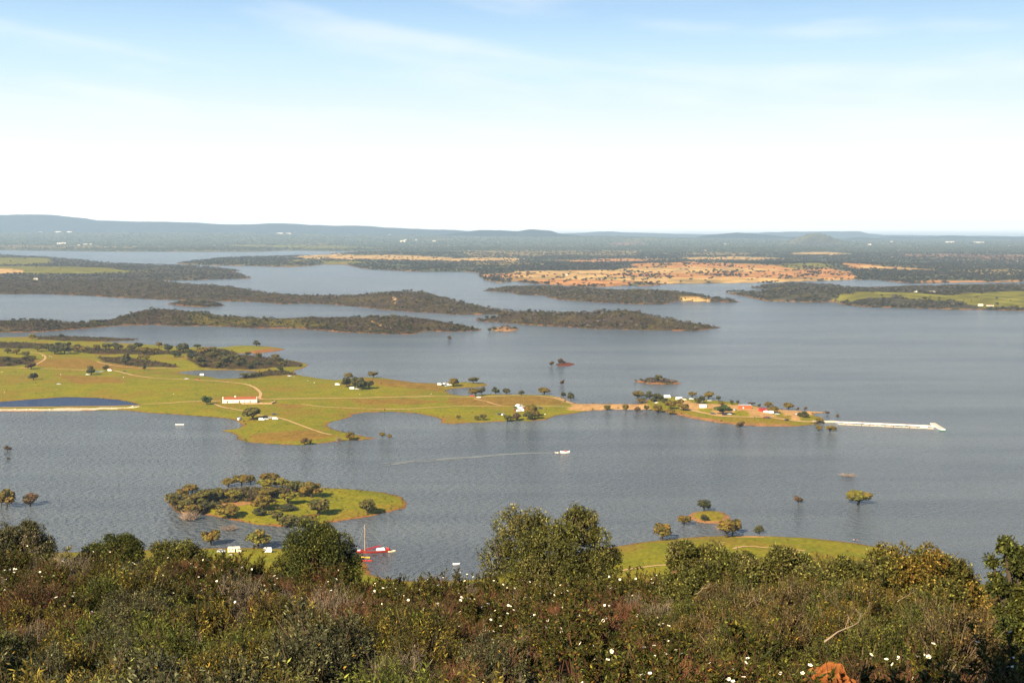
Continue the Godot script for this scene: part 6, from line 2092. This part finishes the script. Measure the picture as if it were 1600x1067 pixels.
		if rest.size():
			var shapes := []
			for k in protos[kind].size():
				var m: ArrayMesh = protos[kind][k].foliage.duplicate()
				m.add_surface_from_arrays(Mesh.PRIMITIVE_TRIANGLES, protos[kind][k].stems.surface_get_arrays(0))
				m.surface_set_material(0, mats.near_leaves)
				m.surface_set_material(1, mats.wood)
				if kind == "rose":
					for f in 3:
						var fs := SurfaceTool.new()
						fs.append_from(pool.flower, 0, Transform3D(Basis(Vector3.RIGHT, 0.5), protos.rose[k].tips[f * 5]))
						fs.commit(m)
						m.surface_set_material(2 + f, mats.petal)
				shapes.append(m)
			var at := []
			var tint := []
			for q in rest:
				at.append(Transform3D(Basis(Vector3.UP, rng.randf() * TAU).scaled(q[1]), Vector3(q[0].x, hill_y(q[0]), q[0].y)))
				tint.append(Color.WHITE)
			many("thicket_scrub", "farther %s massed on the slope" % {"rose": "rockrose", "broom": "green shrubs", "bush": "olive brown bushes", "heath": "dry twiggy shrubs"}[kind], shapes, null, at, tint)
	# keep added behind the viewpoint, unseen, sized to shade the lower right slope
	var keep := thing("added_shade_keep", "unseen stone keep added behind the viewpoint to cast shade", "tower", Vector3(-9.6, EYE - 4.0, 8.6), 0.54)
	var ks := Shape.new()
	ks.box(Vector3(0, 11.5, 0), Vector3(5.0, 27.0, 5.0))
	obj("wall", ks.done(), mats.stone, keep)
	for k in 12:
		var ms := Shape.new()
		var side := k / 3
		var q := Basis(Vector3.UP, side * PI / 2) * Vector3((k % 3 - 1) * 2.0, 25.55, 2.19)
		ms.box(q, Vector3(1.0, 1.2, 0.62) if side % 2 == 0 else Vector3(0.62, 1.2, 1.0))
		obj("merlon", ms.done(), mats.stone, keep)
	# the bank of orange earth in the lower right
	var bank := Shape.new()
	var bx := 7.05
	var bz := -28.0
	for j in 61:
		for i in 61:
			var u := (i - 30) / 30.0
			var w := (j - 30) / 30.0
			var p := Vector2(bx + u * 1.3, bz + w * 1.6)
			var n := fine_noise.get_noise_2d(p.x * 0.8, p.y * 0.8)
			var m := fine_noise.get_noise_2d(p.x * 4.0, p.y * 4.0)
			var c := fine_noise.get_noise_2d(p.x * 13.0, p.y * 13.0)
			bank.v.append(Vector3(p.x + c * 0.05, hill_y(p) - 0.3 + 2.3 * exp(-pow(u * u * 1.2 + w * w * 1.1, 2.0) * 1.5) + n * 0.3 + m * 0.13 + c * 0.05, p.y))
			bank.c.append(Color(0.15, 0.045, 0.014).lerp(Color(0.33, 0.12, 0.036), clampf(0.45 + m + c * 0.6, 0, 1)))
			if i < 60 and j < 60:
				var k := j * 61 + i
				bank.i.append_array([k, k + 61, k + 62, k, k + 62, k + 1])
	for k in 7:
		var p := Vector2(bx + rng.randf_range(-1.0, 1.0), bz + rng.randf_range(-0.6, 1.6))
		shrub("dry_shrub", protos.heath[k % 3], "heath%d" % (k % 3), p, Vector3.ONE * rng.randf_range(0.35, 0.6), 0, "dwarf dry shrub rooted on the orange earth bank", "shrub", "dwarf shrubs on the earth bank").position.y += 0.9
	struct("earth_bank", bank.done(), mats.ground)
	# trees standing over the thicket
	var green := [Color(0.04, 0.048, 0.012), Color(0.055, 0.06, 0.014), Color(0.032, 0.04, 0.011), Color(0.07, 0.07, 0.016)]
	var olive := [Color(0.07, 0.072, 0.018), Color(0.085, 0.08, 0.02), Color(0.06, 0.062, 0.017), Color(0.1, 0.09, 0.03)]
	var grey := [Color(0.075, 0.07, 0.035), Color(0.06, 0.06, 0.028), Color(0.1, 0.085, 0.05)]
	big_tree(-12.4,-80.0,0.0,6.00,5.32,42000,green,"dense dark green holm oak before the moored red barge",[[-0.08,0.635,0.0,0.3],[0.16,0.598,0.06,0.28],[-0.27,0.499,0.0,0.22],[0.32,0.408,0.0,0.2],[0.0,0.453,0.25,0.3],[0.05,0.761,0.0,0.18]])
	big_tree(2.3,-78.0,0.0,8.66,6.63,60000,olive,"large olive green holm oak with a twin topped crown in the middle",[[-0.2,0.675,0.0,0.22],[-0.12,0.794,0.0,0.13],[-0.36,0.496,0.0,0.15],[0.0,0.496,0.2,0.3],[0.22,0.615,0.0,0.22],[0.2,0.873,0.0,0.09],[0.24,0.774,0.0,0.13],[0.4,0.417,0.0,0.15],[-0.1,0.298,0.2,0.25],[0.25,0.298,0.15,0.25]])
	big_tree(-28.1,-88.0,0.0,5.06,4.54,32000,green,"broad green oak rising over the left thicket",[[-0.2,0.543,0,0.24],[0.1,0.711,0,0.24],[0.28,0.652,0,0.2],[-0.38,0.395,0,0.17],[0.0,0.395,0.2,0.28],[0.38,0.346,0,0.16]])
	big_tree(-32.8,-84.0,0.0,4.83,4.52,26000,grey,"greyish oak cropped by the picture's left edge",[[-0.2,0.592,0,0.28],[0.12,0.769,0,0.2],[0.3,0.493,0,0.22],[-0.1,0.345,0.2,0.3]])
	big_tree(-21.9,-82.0,0.0,4.51,3.39,24000,olive,"low olive brown oak right of the broad green oak",[[-0.2,0.6,0,0.25],[0.14,0.65,0,0.24],[0.36,0.55,0,0.18],[0.0,0.35,0.2,0.3],[-0.38,0.4,0,0.16]])
	big_tree(16.9,-42.0,0.0,2.52,6.45,26000,green,"dark leafy tree cropped by the picture's right edge",[[0.05,0.5,0,0.3],[0.05,0.78,0,0.2],[-0.24,0.66,0,0.13],[-0.16,0.86,0,0.09],[-0.34,0.78,0,0.06],[-0.1,0.35,0,0.25],[0.2,0.6,0,0.3]])
	big_tree(9.9,-62.0,0.0,5.27,4.51,42000,olive,"olive bush tree with pale lower branches beside the right meadow",[[-0.25,0.7,0,0.22],[0.05,0.6,0.1,0.28],[-0.1,0.35,0.2,0.3],[0.3,0.55,0,0.22],[-0.4,0.4,0,0.14]])
	big_tree(12.8,-60.0,0.0,4.50,4.42,36000,olive,"upright olive bush tree right of the pale branched one",[[0.0,0.8,0,0.18],[-0.2,0.55,0,0.25],[0.2,0.6,0,0.25],[0.0,0.35,0.2,0.3],[0.38,0.45,0,0.18]])
	big_tree(15.1,-58.0,0.0,4.35,4.07,36000,olive,"leafy olive tree in front of the right meadow's end",[[0.0,0.75,0,0.18],[-0.25,0.6,0,0.22],[0.22,0.62,0,0.24],[0.0,0.35,0.2,0.32],[0.38,0.45,0,0.18]])
	big_tree(17.9,-55.0,0.0,5.91,4.37,48000,[Color(0.11,0.085,0.018),Color(0.09,0.075,0.017),Color(0.13,0.085,0.018),Color(0.07,0.068,0.017)],"golden brown rounded bush tree against the lake at right",[[-0.2,0.6,0,0.26],[0.12,0.634,0,0.25],[0.33,0.429,0,0.2],[-0.4,0.386,0,0.18],[0.0,0.343,0.2,0.33]])
	dead(11.88,150.35,-48.80,1.10,58,60,"forked pale dead branch sticking out of the right bushes")
	dead(8.71,153.62,-34.80,1.60,29,61,"long pale dead limb slanting across the right thicket")
	dead(9.12,150.43,-48.80,0.90,32,62,"grey lichened dead branch below the olive bush trees")
	dead(7.41,150.36,-50.80,0.90,12,63,"pale twisted branch at the foot of the leftmost olive bush tree")
	dead(13.80,151.82,-44.80,0.70,35,64,"thin pale branch on the golden bush tree's front")

func dead(x: float, y: float, z: float, size: float, slope: float, seed_: int, label: String) -> void:
	var o := obj("dead_branch", dead_branches(seed_), mats.wood)
	o.position = Vector3(x, y, z)
	o.rotation = Vector3(0, 0.2, deg_to_rad(slope))
	o.scale = Vector3.ONE * size
	tag(o, label, "branch")
